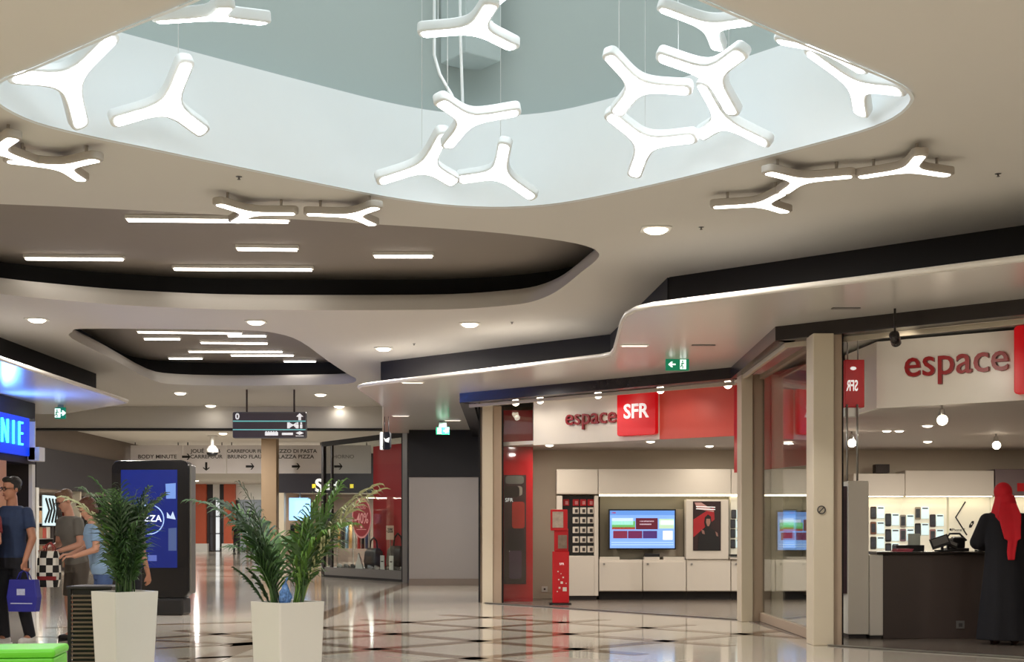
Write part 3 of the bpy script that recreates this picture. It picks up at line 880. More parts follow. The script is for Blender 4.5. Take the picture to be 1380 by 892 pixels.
for s in ((945, 713, 950, 720), (964, 716, 968, 723)):
    poly_px('hand', [(s[0], s[1]), (s[2] - 1, s[1] + 2), (s[2], s[3]), (s[0] + 1.5, s[3] - 1)], D - .044, mat('poster_hand', (150, 110, 100), .5), pz)
for yy in (682, 685):
    poly_px('caption', [(938, yy), (964, yy + 1), (964, yy + 2), (938, yy + 1)], D - .046, M_TEXTWH, pz, .002)
# accessories in the niche
for r, yy in enumerate((677, 688, 701, 714, 727, 740)):
    for cidx, xx in enumerate((763, 776, 786, 796)):
        if r > 0 and cidx == 0:
            continue
        red = r == 0
        a = W(xx, yy, D + .15)
        t = thing('accessory_pack', 'red accessory pack on the top hook row of the dark niche' if red else 'small white accessory pack hanging in the dark niche', 'packaging', a + Vector((0, .03, -.05)), 0, 'red packs in the niche' if red else 'white packs in the niche')
        MB().cbox((0, 0, .05), (.105, .03, .11)).build('card', M_RED if red else M_OFFW, t, bevel=.004)
        MB().cbox((.01, -.018, .045), (.05, .012, .06)).build('blister', mat('blister_dark', (60, 52, 52), .3) if not red else mat('blister_pink', (226, 150, 150), .3), t, bevel=.004)
        cyl('hook', M_STEEL, (0, -.012, .1), (0, .0185, .1), .004, t)
# red kiosk
d = 22.2
k0 = at(755, 815, d)
kz = lambda y: at(755, y, d).z
kx = lambda x: at(x, 800, d).x
kk = thing('red_kiosk', 'slim red information kiosk standing by the tall white cabinet', 'kiosk', (k0.x, d + .1, .006))
MB().prism(rrect(kx(740), d - .1, kx(770), d + .3, .05), .006, .03).build('base_plate', M_BLKPL, kk, True)
MB().box((kx(744.5), d, .03), (kx(767), d + .1, kz(743))).build('lower_body', M_RED, kk, True, bevel=.01)
MB().box((kx(747), d + .02, kz(743)), (kx(766), d + .1, kz(712))).build('middle_body', M_RED, kk, True, bevel=.01)
MB().box((kx(742), d - .01, kz(715)), (kx(765), d + .07, kz(686.5))).build('head', M_RED, kk, True, bevel=.01)
for nm, xa, ya, xb, yb, c in (('picture', 744.5, 689.5, 759, 711, (176, 160, 146)), ('card_holder', 752, 721, 764, 739, (128, 110, 96))):
    MB().box((kx(xa), d - .02, kz(yb)), (kx(xb), d, kz(ya))).build(nm, mat('kiosk_' + nm, c, .4, var=.5, scale=14), kk, True)
text('lettering', 'SFR', .05, M_TEXTWH, frame((kx(757), d - .004, kz(760)), (1, 0, 0), (0, -1, 0)), kk, .003)
random.seed(3)
for (xa, ya, s) in ((752, 770, 1.4), (756, 773, 1), (759, 778, 1.6), (753, 781, 1.4), (757, 785, 2.6), (763, 786, 1.2), (754, 792, 2), (761, 794, 4.5), (751, 797, 1.2)):
    MB().box((kx(xa - s * .6), d - .006, kz(ya + s * .6)), (kx(xa + s * .6), d, kz(ya - s * .6))).build('white_square', M_OFFW, kk, True)
sk = MB().box((at(730, 794, 24.18).x, 24.185, at(730, 797.5, 24.18).z), (at(738, 794, 24.18).x, 24.2, at(730, 790, 24.18).z)).build('wall_socket', M_WHITE)
tag(sk, 'white wall socket low on the beige shop wall', 'socket')
MB().lathe([(.018, 0), (.018, .004)], 12, Matrix.Translation((at(734, 794, 24.18).x, 24.185, at(730, 793.8, 24.18).z)) @ Matrix.Rotation(PI / 2, 4, 'X')).build('socket_hole', M_TEXTDK, sk, True)

# ---- right hand wall: overhead cabinets, backlit phone wall
for i, (x0, x1, y0, m) in enumerate(((1150, 1220, 638, M_OFFW), (1220, 1340, 634, M_OFFW), (1341, 1420, 632, mat('cabinet_taupe', (120, 104, 106), .5)))):
    t = thing('overhead_cabinet', ['cream overhead cabinet beside the hanging rods above phone wall', 'widest white overhead cabinet above the backlit phone wall', 'taupe overhead cabinet with red sticker above the red headscarf'][i], 'cabinet', (W(x0 + 20, 668).x, D, 1.79))
    panel('body', x0 + .3, y0, x1 - .3, 668, D - .02, 24.19, m, t, .01)
    panel('light_strip', x0 + 3, 668, x1 - 3, 669.2, D + .1, D + .2, bpy.data.materials['shelf_glow'], t, 0)
    if i == 2:
        panel('red_sticker', 1371, 651, 1395, 662, D - .03, D - .02, M_RED, t, 0)
M_PHW = mat('phone_wall_white', (236, 232, 214), .45, emit=(255, 250, 230), estr=.12, var=.015)
for i, (x0, x1) in enumerate(((1150, 1215), (1215, 1276), (1279, 1334), (1335, 1420))):
    t = thing('backlit_wall_panel', ['white backlit wall panel holding phones beside the tall cream pylon', 'white backlit wall panel holding phones in the middle of wall', 'white backlit panel printed with a tilted phone outline', 'white backlit panel behind the red headscarf'][i], 'panel', (W(x0 + 20, 760).x, 24.1, .7))
    panel('panel', x0, 669, x1, 760, D + .3, 24.19, M_PHW, t, .004)
    if i == 2:
        Mv = None
        pts = [(1301, 676), (1288, 697), (1303, 721)]
        q = [W(x, y, D + .29) for x, y in pts]
        MB().tube(q, .012, 6).build('phone_outline', M_TEXTBK, t, True)
        poly_px('camera_mark', [(1306, 708), (1310, 702), (1312.5, 702), (1312.5, 705), (1309, 711), (1306, 711)], D + .292, M_TEXTBK, t)
        poly_px('lens_mark', [(1308.3, 706), (1310, 704.6), (1310.6, 706), (1309, 707.5)], D + .29, M_OFFW, t, .002)
        MB().ball(W(1281, 713.5, D + .295), (.018, .004, .02)).build('logo_mark', M_TEXTBK, t, True)
        text('print_line', 'iPhone 7', .07, M_TEXTBK, frame(W(1291, 714, D + .29), (1, 0, 0), (0, -1, 0)), t, .003)
lb = struct(MB().box((W(1140, 760).x, D + .25, .006), (W(1420, 760).x, 24.19, W(1140, 760).z)).build('wall_shop_plinth', M_OFFW))
PH = [(1183, 690.5, (54, 40, 36)), (1183, 711, (120, 76, 56)), (1183, 731, (60, 58, 54)), (1203, 700, (32, 36, 44)), (1203, 721, (30, 28, 32)), (1203, 740, (36, 34, 34)), (1223, 701.5, (150, 144, 136)), (1223, 720.5, (128, 104, 116)), (1243, 691, (150, 142, 128)), (1243, 713, (30, 30, 34)), (1263, 701, (60, 50, 60)), (1263, 721, (160, 120, 120)),
      (991, 693, (22, 22, 24)), (990, 706, (24, 22, 24)), (990, 719, (40, 34, 34)), (990, 733, (44, 40, 38))]
for i, (x, y, c) in enumerate(PH):
    left = x < 1100
    dd = D + (.02 if left else .255)
    p = W(x - 5.5 if not left else x - 2, y, dd)
    t = thing('display_phone', 'smartphone with price card on the slim shelf by portrait poster' if left else ('smartphone with price card on the backlit panel beside the pylon' if x < 1213 else 'smartphone with price card on the middle backlit panel'), 'phone', p + Vector((0, .02, -.075 if left else -.115)), 0, 'phones by the portrait poster' if left else ('phones on the panel by the pylon' if x < 1213 else 'phones on the middle panel'))
    t.scale = (1.15, 1, 1.1) if left else (1.4, 1, 1.55)
    MB().prism(rrect(-.036, .0, .036, .14, .012), 0, .012, XZ).build('phone_body', mat('phone_%d' % i, c, .3, var=.3, scale=20), t)
    MB().prism(rrect(-.026, .02, .026, .12, .004), -.002, .002, XZ).build('phone_screen', mat('phone_screen', (70, 74, 82), .2, var=.5, scale=30), t)
    MB().box((.045, .0, .01), (.135, .008, .14)).build('price_card', led('price_card', (206, 232, 238), .55), t)  # plain card given a glow of its own so it looks brighter
    MB().box((.055, -.003, .118), (.125, .0, .132)).build('card_print', M_TEXTDK, t)
    MB().box((-.03, .01, .03), (.12, .029 if left else .04, .06)).build('mount', M_WHITE, t)
ps = thing('slim_phone_shelf', 'slim white shelf column with phones beside portrait poster', 'shelf', (W(992, 757).x, D, .66))
panel('back', 985, 669, 1000, 753, D + .07, D + .29, M_PHW, ps, 0)
panel('ledge', 984, 747, 1000, 749.5, D - .08, D + .07, M_BLKPL, ps, .003)
panel('lower_ledge', 984, 751, 1000, 753.4, D - .06, D + .07, M_OFFW, ps, .003)
sp = panel('speaker_box', 1180, 625.5, 1199, 637.5, D + .05, D + .25, mat('speaker_brown', (44, 32, 28), .6), None, .006)
tag(sp, 'small dark speaker box on top of cream overhead cabinet', 'speaker')

# ---- pylon and counter
d = 15.2
z = lambda y, dd=d: at(690, y, dd).z
x = lambda px, dd=d: at(px, 700, dd).x
py_ = thing('display_pylon', 'tall cream display pylon hung on two rods beside dark counter', 'pylon', (x(1155), d + .1, .006))
MB().box((x(1143), d, .05), (x(1171), d + .5, z(648))).build('body', M_WHITEG, py_, True, bevel=.01)
MB().box((x(1138), d + .05, z(800)), (x(1143), d + .45, z(655))).build('dark_screen_side', mat('pylon_dark', (60, 36, 48), .3, var=.7, scale=5), py_, True)
MB().box((x(1145), d + .05, .006), (x(1169), d + .45, .05)).build('plinth', M_DARK, py_, True)
for xx in (1149, 1163):
    cyl('rod', M_STEEL, (x(xx), d + .25, z(648)), (x(xx), d + .25, 2.62), .012, py_, True)
sb = thing('side_block', 'low cream block between the pylon and dark counter', 'cabinet', (x(1180), d, .006))
MB().box((x(1171.5), d - .02, .04), (x(1189.5), d + .55, z(747.2))).build('body', M_WHITEG, sb, True, bevel=.008)
MB().box((x(1173), d + .02, .006), (x(1188.5), d + .5, .04)).build('plinth', M_DARK, sb, True)
M_CTR = mat('counter_brown', (72, 60, 56), .4, var=.06)
ct = thing('shop_counter', 'dark brown shop counter with a small socket in its front', 'counter', (x(1265), d + .3, .006))
MB().box((x(1190), d, .006), (x(1337), d + .7, z(747))).build('front', M_CTR, ct, True, bevel=.006)
MB().box((x(1337.5), d + .15, .006), (x(1420), d + .7, z(747))).build('side_front', mat('counter_dark', (52, 44, 42), .4), ct, True)
MB().box((x(1180), d - .06, z(747)), (x(1425), d + .75, z(743.5))).build('top', mat('counter_top', (40, 34, 33), .2), ct, True, bevel=.005)
MB().box((x(1288.5), d - .012, z(847)), (x(1299.5), d, z(836.5))).build('socket', M_GREYPL, ct, True, bevel=.003)
MB().box((x(1291.5), d - .016, z(844.5)), (x(1296.5), d - .012, z(839.5))).build('socket_inset', M_TEXTDK, ct, True)
zt = z(743.5)
# on the counter
t = thing('paper_stack', 'stack of pink leaflets lying on the dark counter', 'paper', (x(1222), d + .2, zt))
for k in range(4):
    MB().box((-.09 + .006 * k, -.1, .008 * k), (.09 + .006 * k, .1, .008 * k + .007)).build('sheet', mat('pink_paper', (206, 92, 112), .7), t)
t = thing('leaflet_rack', 'low black tray with clear sign holder on dark counter', 'tray', (x(1240), d + .45, zt))
MB().box((-.16, -.08, 0), (.16, .1, .07)).build('tray', M_BLKPL, t, bevel=.005)
MB().box((-.01, -.02, .07), (.13, -.01, .2)).build('sign_holder', mat('acrylic_pale', (196, 206, 196), .2, var=.2, scale=14), t)
for i, (px0, px1, top, tilt, lab) in enumerate(((1262, 1290, 722, -18, 'grey back of a tilted screen on counter beside leaflet tray'), (1280, 1304, 727, 24, 'grey tilted tablet stand on counter beside the black terminal'), (1322, 1336, 724, 26, 'slim tilted tablet on counter beside black-clothed customer'))):
    cx_ = (x(px0) + x(px1)) / 2
    h = z(top) - zt
    wd = x(px1) - x(px0)
    t = thing('tilted_screen', lab, 'screen', (cx_, d + (.15, .36, .2)[i], zt + .001))
    lift = .02 + wd * .46 * math.sin(math.radians(abs(tilt)))
    h -= lift * .8
    Mr = Matrix.Translation((0, 0, lift - .02)) @ Matrix.Rotation(math.radians(tilt), 4, 'Y') @ Matrix.Rotation(math.radians(-12), 4, 'X')
    MB().box((-wd * .46, -.012, .02), (wd * .46, .012, h * 1.05), Mr).build('frame', M_BLKPL, t, bevel=.004)
    MB().box((-wd * .38, -.016, .05), (wd * .38, -.011, h * .95), Mr).build('back_panel', M_GREYPL, t)
    MB().box((-wd * .3, -.08, 0), (wd * .3, .08, .018)).build('foot', M_BLKPL, t, bevel=.003)
    MB().box((-.012, .0, .016), (.012, .03, lift + h * .45)).build('prop', M_BLKPL, t)
t = thing('payment_terminal', 'black payment terminal and cable arch on the dark counter', 'terminal', (x(1312), d + .6, zt))
MB().box((-.12, -.1, 0), (.12, .1, .035)).build('base', M_BLKPL, t, bevel=.006)
MB().box((-.05, -.04, .035), (.09, .05, .16), Matrix.Rotation(.15, 4, 'X')).build('body', M_BLKPL, t, bevel=.01)
MB().box((-.09, -.06, .035), (-.05, -.02, .15)).build('grey_cup', M_GREYPL, t, bevel=.008)
MB().tube([(-.16, 0, .02), (-.13, 0, .13), (-.07, 0, .2), (.04, 0, .2), (.12, 0, .12)], .012).build('cable', M_BLKPL, t)

# ================================================================== GREY WALL AND THE CORNER SHOP WINDOW
gw = struct(MB().box((-2.25, 30, 0), (-.57, 30.15, 2.37)).build('wall_grey', M_GREYW))
MB().box((-2.25, 29.98, 2.37), (-.57, 30.15, ZS)).build('dark_upper_panel', M_BLACK, gw)
MB().box((-2.25, 29.97, 0), (-.57, 30, .15)).build('skirting', mat('skirting_brown', (120, 106, 94), .5), gw)
struct(MB().box((-2.25, 30.15, 0), (-2.1, 48, 3.9)).build('wall_corner_shop', M_DARK))
V0, V1 = (-4.9, 35.6), (-2.5, 31.9)
vu = Vector((V1[0] - V0[0], V1[1] - V0[1], 0)).normalized()
vn = Vector((vu.y, -vu.x, 0))
vit = thing('shop_window', 'framed corner shop window with red sale sticker and shoes', 'window', (V0[0], V0[1], 0))
ZV = 3.5
def vbox(name, s0, s1, o0, o1, z0, z1, m, bevel=0, parent=None):
    L = (Vector((*V1, 0)) - Vector((*V0, 0))).length
    Mf = frame((V0[0], V0[1], 0), vu, vn)      # x along, y up, z towards the passage
    return MB().box((s0 * L, z0, -o1), (s1 * L, z1, -o0), Mf).build(name, m, parent or vit, True, bevel=bevel)
vbox('plinth', 0, 1, 0, .9, 0, .26, M_GREYPL)
vbox('dark_base', 0, 1, -.01, 0, 0, .06, M_BLACK)  # black strip at the foot of the plinth
vbox('top_rail', -.01, 1.0, -.03, .06, ZV - .12, ZV, M_BLACK)
vbox('post', .975, 1.0, -.02, .06, .0, ZV, M_BLACK)
vbox('post', 1.0, 1.05, -.05, .1, .0, ZV, M_GREYPL)
vbox('post', -.015, .015, -.02, .06, .0, ZV, M_DARK)
vbox('mullion', .1, .12, 0, .05, .26, ZV - .12, M_DARK)
vbox('glass_pane', .015, .1, .01, .02, .26, ZV - .12, GLASS)
vbox('glass_pane', .12, .975, .01, .02, .26, ZV - .12, GLASS)
VA, VB = Vector((*V0, 0)) - vn * .5, Vector((*V1, 0)) - vn * .5
vp0, vp1 = on_wall(503, 700, VA, VB), on_wall(541, 700, VA, VB)
wall_path('back_panel', [(vp0.x, vp0.y), (vp1.x, vp1.y)], .26, ZV - .2, mat('window_red', (190, 24, 38), .5, emit=(150, 10, 20), estr=.12), vit, .03).matrix_parent_inverse = world_of(vit).inverted()
vbox('side_board', .5, .62, .7, .73, .26, 3.1, mat('window_taupe', (120, 92, 96), .5))
# sale sticker on the glass
L = (Vector((*V1, 0)) - Vector((*V0, 0))).length
p = on_wall(488, 698, V0, V1)
Ms = frame(p + vn * .012, vu, vn)
stk = MB().prism([(.52 * math.cos(2 * PI * i / 32), .50 * math.sin(2 * PI * i / 32)) for i in range(32)], 0, .004, Ms).build('sale_sticker', mat('sticker_rim', (222, 150, 150), .5), vit, True)
MB().prism([(.47 * math.cos(2 * PI * i / 32), .455 * math.sin(2 * PI * i / 32)) for i in range(32)], .004, .007, Ms).build('sticker_face', mat('sticker_red', (150, 24, 40), .5), stk, True)
text('sticker_text', '-40%', .36, mat('sticker_print', (236, 170, 170), .5), Ms @ Matrix.Translation((0, -.02, .009)), stk, .004, .004, sx=1.05)
text('sticker_word', 'SOLDES', .13, MATS['sticker_print'], Ms @ Matrix.Translation((0, .26, .009)), stk, .004)
MB().box((-.05, -.25, .007), (.05, -.19, .011), Ms).build('sticker_rule', MATS['sticker_print'], stk, True)
MB().box((-.26, -.29, .007), (.26, -.275, .011), Ms).build('sticker_rule', MATS['sticker_print'], stk, True)
# goods in the window
def vpos(px, o, z):
    a = on_wall(px, 760, V0, V1)
    return Vector((a.x, a.y, z)) - vn * o
t = thing('sale_card', 'cream sale card reading minus twenty in the corner window', 'sign', vpos(517, .176, .261))
c = vpos(517, .176, 0)
Mc = frame((c.x, c.y, 0), vu, vn)
MB().box((-.19, .98, 0), (.19, 1.32, .01), Mc).build('card', mat('sale_card_cream', (232, 190, 168), .6), t, True)
text('print', '-20%', .16, M_TEXTBK, Mc @ Matrix.Translation((0, 1.2, .012)), t, .004, .003)
MB().box((-.01, .27, -.01), (.01, .98, 0), Mc).build('stand', M_STEEL, t, True)
def handbag(px, o, s, m, lab):
    c = vpos(px, o, .261)
    t = thing('handbag', lab, 'bag', c, math.atan2(vu.y, vu.x))
    MB().loft([[(x_ * s, y_ * s, z_ * s) for x_, y_ in rrect(-w_, -d_, w_, d_, .04)] for w_, d_, z_ in ((.26, .1, 0), (.3, .12, .15), (.27, .1, .38), (.22, .05, .46))]).build('body', m, t)
    MB().tube([(-.18 * s, 0, .44 * s), (-.14 * s, 0, .62 * s), (0, 0, .7 * s), (.14 * s, 0, .62 * s), (.18 * s, 0, .44 * s)], .018 * s).build('handle', m, t)
    return t
handbag(519, .345, 1.25, mat('bag_black', (34, 26, 30), .4), 'black handbag standing behind the sale card')
handbag(486, .36, 1.1, mat('bag_greybrown', (70, 62, 66), .5), 'dark grey handbag standing below the sale sticker')
for i, px in enumerate((512, 524)):
    c = vpos(px, .06, .265)
    t = thing('price_card', 'small white price card among shoes in the corner window', 'sign', c, math.atan2(vu.y, vu.x), 'price cards in the corner window')
    MB().box((-.1, 0, 0), (.1, .012, .34)).build('card', M_WHITE, t)
    MB().box((-.06, -.004, .18), (.06, 0, .21)).build('print', M_TEXTDK, t)
def shoe_mesh():
    mb = MB()
    mb.loft([[(x_, y_, z_) for x_, y_ in ((-.13, -.03), (-.05, -.04), (.06, -.045), (.13, -.03), (.145, 0), (.13, .03), (.06, .045), (-.05, .04), (-.13, .03), (-.145, 0))] for z_ in (0, .02)])
    mb.loft([[(-.13 + .27 * (1 - (1 - k) * .0) * q * (1 - .25 * k) - .0, .04 * s_ * (1 - .3 * k), .02 + .075 * k * (1 - .55 * q)) for q, s_ in ((0, -1), (.35, -1), (.7, -1), (.97, -.5), (.97, .5), (.7, 1), (.35, 1), (0, 1))] for k in (0, .5, 1)])
    return mb
for i, (px, c) in enumerate(((453, (190, 186, 180)), (462, (120, 116, 112)), (471, (40, 34, 34)), (494, (150, 150, 158)), (503, (170, 164, 160)), (518, (60, 54, 54)), (530, (52, 48, 50)), (538, (160, 154, 150)))):
    c0 = vpos(px, .125, .261)
    t = thing('shoe', 'small shoe displayed on the plinth of the corner window', 'shoe', c0, math.atan2(vu.y, vu.x) + random.uniform(-.03, .03), 'shoes in the corner window')
    shoe_mesh().build('upper', mat('shoe_%d' % i, c, .5), t)
    MB().prism([(-.14, -.04), (.14, -.035), (.14, .035), (-.14, .04)], -.0, .012).build('sole', M_BLKPL, t)
t = thing('white_easel', 'white folded display easel on the plinth of the corner window', 'display', vpos(482, .06, .261), math.atan2(vu.y, vu.x))
MB().prism([(-.22, 0), (.2, 0), (-.05, .38)], -.02, .02, Matrix.Rotation(PI / 2, 4, 'X')).build('front', M_WHITE, t)
MB().box((-.08, .02, 0), (.0, .12, .02)).build('foot', M_WHITE, t)

# ================================================================== SIGNS
# way-finding sign on two rods
d = 27.2
wz = lambda y: at(0, y, d).z
wx = lambda q: at(q, 0, d).x
ws = thing('hanging_sign', 'dark way-finding sign hanging on two rods from the ceiling', 'sign', (wx(363), d, wz(590)))
M_WSIGN = mat('sign_slate', (86, 74, 76), .4, var=.04)
MB().prism(rrect(wx(313.5), wz(590.5), wx(413), wz(555), .04), d, d + .1, XZ).build('frame', M_GREYPL, ws, True)
M_CYAN = led('sign_cyan', (120, 200, 196), .5)
for i, (ya, yb) in enumerate(((556.5, 566.5), (568.5, 578), (580, 589))):
    row = MB().box((wx(314.5), d - .008, wz(yb)), (wx(411.5), d, wz(ya))).build('row', M_WSIGN, ws, True)
    if i < 2:
        MB().box((wx(314), d - .012, wz(yb + 1.7)), (wx(412), d, wz(yb + .3))).build('divider', M_CYAN, ws, True)
    Mr = lambda q, yy: frame((wx(q), d - .01, wz(yy)), (1, 0, 0), (0, -1, 0))
    if i == 0:
        text('symbol', '0', .17, M_TEXTWH, Mr(320, 561.5), row, .004, .004)
        s = .07
        MB().prism([(-.025, -s), (.025, -s), (.025, 0), (s, 0), (0, s), (-s, 0), (-.025, 0)], 0, .004, Mr(404, 561.5)).build('arrow', M_TEXTWH, row, True)
    if i == 1:
        MB().box((-.1, -.06, 0), (-.05, .06, .004), Mr(394, 573.2)).build('symbol', M_TEXTWH, row, True)
        MB().prism([(-.05, -.05), (.02, .0), (.08, -.06), (.08, .06), (.02, .015), (-.05, .05)], 0, .004, Mr(394, 573.2)).build('symbol', M_TEXTWH, row, True)
        for q in (401, 406):
            mm = MB().ball((0, .045, 0), (.02, .02, .004), M=Mr(q, 573.2))
            mm.box((-.022, -.06, 0), (.022, .02, .004), Mr(q, 573.2))
            mm.build('symbol', M_TEXTWH, row, True)
    if i == 2:
        MB().box((-.13, -.035, 0), (.13, .03, .004), Mr(366, 584.5)).build('lettering', M_TEXTWH, row, True)
        for k in range(5):
            MB().box((-.12 + .05 * k, .03, 0), (-.09 + .05 * k, .05, .004), Mr(366, 584.5)).build('lettering', M_TEXTWH, row, True)
        MB().box((-.11, -.025, 0), (.11, .02, .004), Mr(387.5, 584.5)).build('lettering', M_TEXTWH, row, True)
        MB().prism([(-.08, 0), (0, .035), (.08, 0), (0, -.035)], 0, .004, Mr(404, 583.5)).build('symbol', M_TEXTWH, row, True)
        MB().box((-.08, -.055, 0), (.08, -.045, .004), Mr(404, 584)).build('symbol', M_TEXTWH, row, True)
for q in (332, 396):
    cyl('rod', mat('rod_brown', (70, 56, 50), .5), (wx(q), d + .05, wz(555)), (wx(q), d + .05, ZC), .018, ws, True)
# exit signs
def exit_sign(c, wdt, hgt, label, flip, top):
    t = thing('exit_sign', label, 'sign', c)
    Mf = frame(c, (1, 0, 0), (0, -1, 0))
    MB().box((-wdt / 2, -hgt / 2, -.05), (wdt / 2, hgt / 2, 0), Mf).build('light_box', mat('exit_green', (14, 120, 84), .4, emit=(10, 130, 90), estr=.55, var=.03), t, True, bevel=.006)
    s = hgt * .5
    m = led('exit_white', (235, 255, 245), 1.2)
    k = -1 if flip else 1
    # running figure in a doorway
    x0 = k * wdt * .24
    door = MB().box((x0 - s * .5, -s * .78, .001), (x0 + s * .5, s * .78, .003), Mf).build('doorway', m, t, True)
    mb = MB()
    mb.ball((x0 - s * .1, s * .5, .006), (s * .14, s * .14, .003), M=Mf)
    g = [[(-.05, .3), (-.22, -.1)], [(-.22, -.1), (-.02, -.4)], [(-.02, -.4), (-.12, -.7)], [(-.22, -.1), (-.42, -.45)], [(-.05, .25), (.2, .05)], [(-.05, .25), (-.34, .1)]]
    for (ax, ay), (bx, by) in g:
        mb.tube([(x0 + ax * s, ay * s, .006), (x0 + bx * s, by * s, .006)], s * .08, 6, Mf)
    mb.build('running_figure', MATS['exit_green'], door, True)
    a0 = -k * wdt * .24
    dirn = -1 if flip is False else 1
    MB().prism([(a0 + q[0] * s * dirn, q[1] * s) for q in ((-.6, .12), (0, .12), (-.15, .45), (.12, .45), (.6, 0), (.12, -.45), (-.15, -.45), (0, -.12), (-.6, -.12))], .001, .004, Mf).build('arrow', m, t, True)
    MB().box((-wdt * .28, hgt / 2, -.035), (wdt * .28, top - c[2], -.02), Mf).build('hanger_plate', mat('acrylic_green', (150, 176, 168), .15, alpha=.55), t, True)
    return t
exit_sign(at(913, 491, 17.6), .30, .155, 'green exit sign with left arrow hanging before the dark beam', False, ZS)
exit_sign(at(596.5, 580.5, 27.5), .27, .15, 'green exit sign with right arrow hanging before the black panel', True, ZS)
exit_sign(at(81, 556.5, 24.0), .18, .2, 'small green exit sign hanging from the canopy with blue glow', True, ZS)
# blade sign
c = at(521, 594, 26.5)
t = thing('blade_sign', 'small black blade sign with white edge on two rods', 'sign', c - Vector((0, 0, .16)))
Mb = Matrix.Translation(c) @ Matrix.Rotation(math.radians(-35), 4, 'Z')
MB().prism(rrect(-.10, -.17, .10, .17, .05), -.02, .02, Mb @ XZ).build('panel', M_BLKPL, t, True)
MB().prism(rrect(-.13, -.17, -.09, .17, .015), -.05, .03, Mb @ XZ).build('white_edge', M_TEXTWH, t, True)
MB().prism([(-.06, .06), (-.02, .03), (.07, .06), (.06, -.04), (-.03, -.01)], 0, .003, Mb @ frame((.01, -.0205, .0), (1, 0, 0), (0, -1, 0))).build('print', M_TEXTWH, t, True)
for s in (-.05, .05):
    q = Mb @ Vector((s, 0, .17))
    cyl('rod', M_BLKPL, q, (q.x, q.y, ZS), .008, t, True)
for x_, y_ in ((945, 306), (1345, 234), (690, 434), (558, 463), (322, 238)):
    c = on_z(x_, y_, ZC)
    t = thing('sprinkler', 'tiny grey sprinkler head in the cream main ceiling', 'sprinkler', c, 0, 'sprinkler heads of the main ceiling')
    MB().lathe([(.022, -.004), (.026, 0)], 14).build('rosette', M_GREYPL, t)
    MB().lathe([(.008, -.026), (.016, -.023), (.006, -.018), (.006, -.004)], 12).build('head', M_GREYPL, t)
# slot lamps and vents in the canopies
for px, py_, pw, lab in ((855, 465, 20, 'thin glowing slot lamp in canopy beside the rounded canopy corner'), (556, 515, 40, 'thin glowing slot lamp near the canopy tip'), (540, 560, 60, 'thin glowing slot lamp in the canopy above the blade sign'), (610, 566, 60, 'thin glowing slot lamp added in the canopy to brighten the grey wall')):  # the last lamp is added to brighten the area by the grey wall
    c = on_z(px, py_, ZS)
    t = thing('slot_lamp', lab, 'lamp', c)
    MB().prism(rrect(-.17, -.05, .17, .05, .02), -.01, 0).build('rim', M_WHITE, t)
    MB().prism(rrect(-.15, -.03, .15, .03, .015), -.016, -.004).build('diffuser', mat('slot_diffuser', (255, 255, 255), .5, emit=(255, 240, 220), estr=1.6, var=0), t)
    add_light('lamp_light', 'AREA', (c.x, c.y, ZS - .03), pw, NEUT, .14, t)
for px, py_, lab in ((948, 465, 'thin dark slot in the canopy above green exit sign'), (1140, 415, 'thin grey slot in the canopy above widest pillar')):
    c = on_z(px, py_, ZS)
    o = MB().prism(rrect(-.14, -.04, .14, .04, .02), -.008, 0, Matrix.Translation(c)).build('slot_vent', M_GREYPL)
    tag(o, lab, 'vent')
# surveillance camera
c = at(286, 588, 39.0)
t = thing('dome_camera', 'white dome surveillance camera hanging in front of the banners', 'camera', (c.x, 39.0, 3.3))
cyl('stem', M_WHITE, (c.x, 39, 3.62), (c.x, 39, ZH), .05, t, True)
MB().lathe([(.03, 3.64), (.1, 3.6), (.17, 3.5), (.18, 3.42)], 18, Matrix.Translation((c.x, 39, 0))).build('housing', M_WHITE, t, True)
MB().lathe([(.02, 3.3), (.1, 3.32), (.15, 3.37), (.165, 3.42)], 18, Matrix.Translation((c.x, 39, 0))).build('dome', M_BLKPL, t, True)
MB().lathe([(.14, ZH - .03), (.14, ZH)], 18, Matrix.Translation((c.x, 39, 0))).build('ceiling_plate', M_WHITE, t, True)

# ================================================================== THE HALL BEYOND
# banners
BD = 42.0
bz = lambda y: at(0, y, BD).z
bx_ = lambda q: at(q, 0, BD).x
M_BAN = mat('banner_white', (228, 224, 226), .6, var=.02)
def banner(px0, px1, lines, arrow, lab):
    t = thing('hanging_banner', lab, 'banner', (bx_((px0 + px1) / 2), BD, bz(638)))
    MB().box((bx_(px0), BD, bz(638)), (bx_(px1), BD + .03, bz(600))).build('cloth', M_BAN, t, True)
    Mr = lambda q, yy: frame((bx_(q), BD - .004, bz(yy)), (1, 0, 0), (0, -1, 0))
    for s, q, yy, sz in lines:
        text('lettering', s, sz, mat('faded_print', (150, 146, 148), .6) if s == 'HORNO' else M_TEXTDK, Mr(q, yy), t, .004, .003, sx=1.12)
    for q, yy, ang in arrow:
        s = .13
        Ma = Mr(q, yy) @ Matrix.Rotation(math.radians(ang), 4, 'Z')
        MB().prism([(-s, -.034), (s * .5, -.034), (s * .1, -s * .75), (s * .42, -s * .75), (s, 0), (s * .42, s * .75), (s * .1, s * .75), (s * .5, .034), (-s, .034)], 0, .004, Ma).build('arrow', M_TEXTBK, t, True)
    for q in (px0 + 6, px1 - 6):
        cyl('clip', M_BLKPL, (bx_(q), BD + .015, bz(600)), (bx_(q), BD + .015, ZH), .015, t, True)
    return t
banner(176, 246, [('BODY MINUTE', 212, 615.5, .16)], [], 'pale hanging banner reading BODY MINUTE beside the black totem')
banner(247, 305, [('JOU\u00c9 CLUB', 277, 608, .16), ('CARREFOUR', 278, 615.5, .155)], [(278, 628.5, -90), (251, 615.5, 0)], 'pale hanging banner reading CARREFOUR with a down arrow')
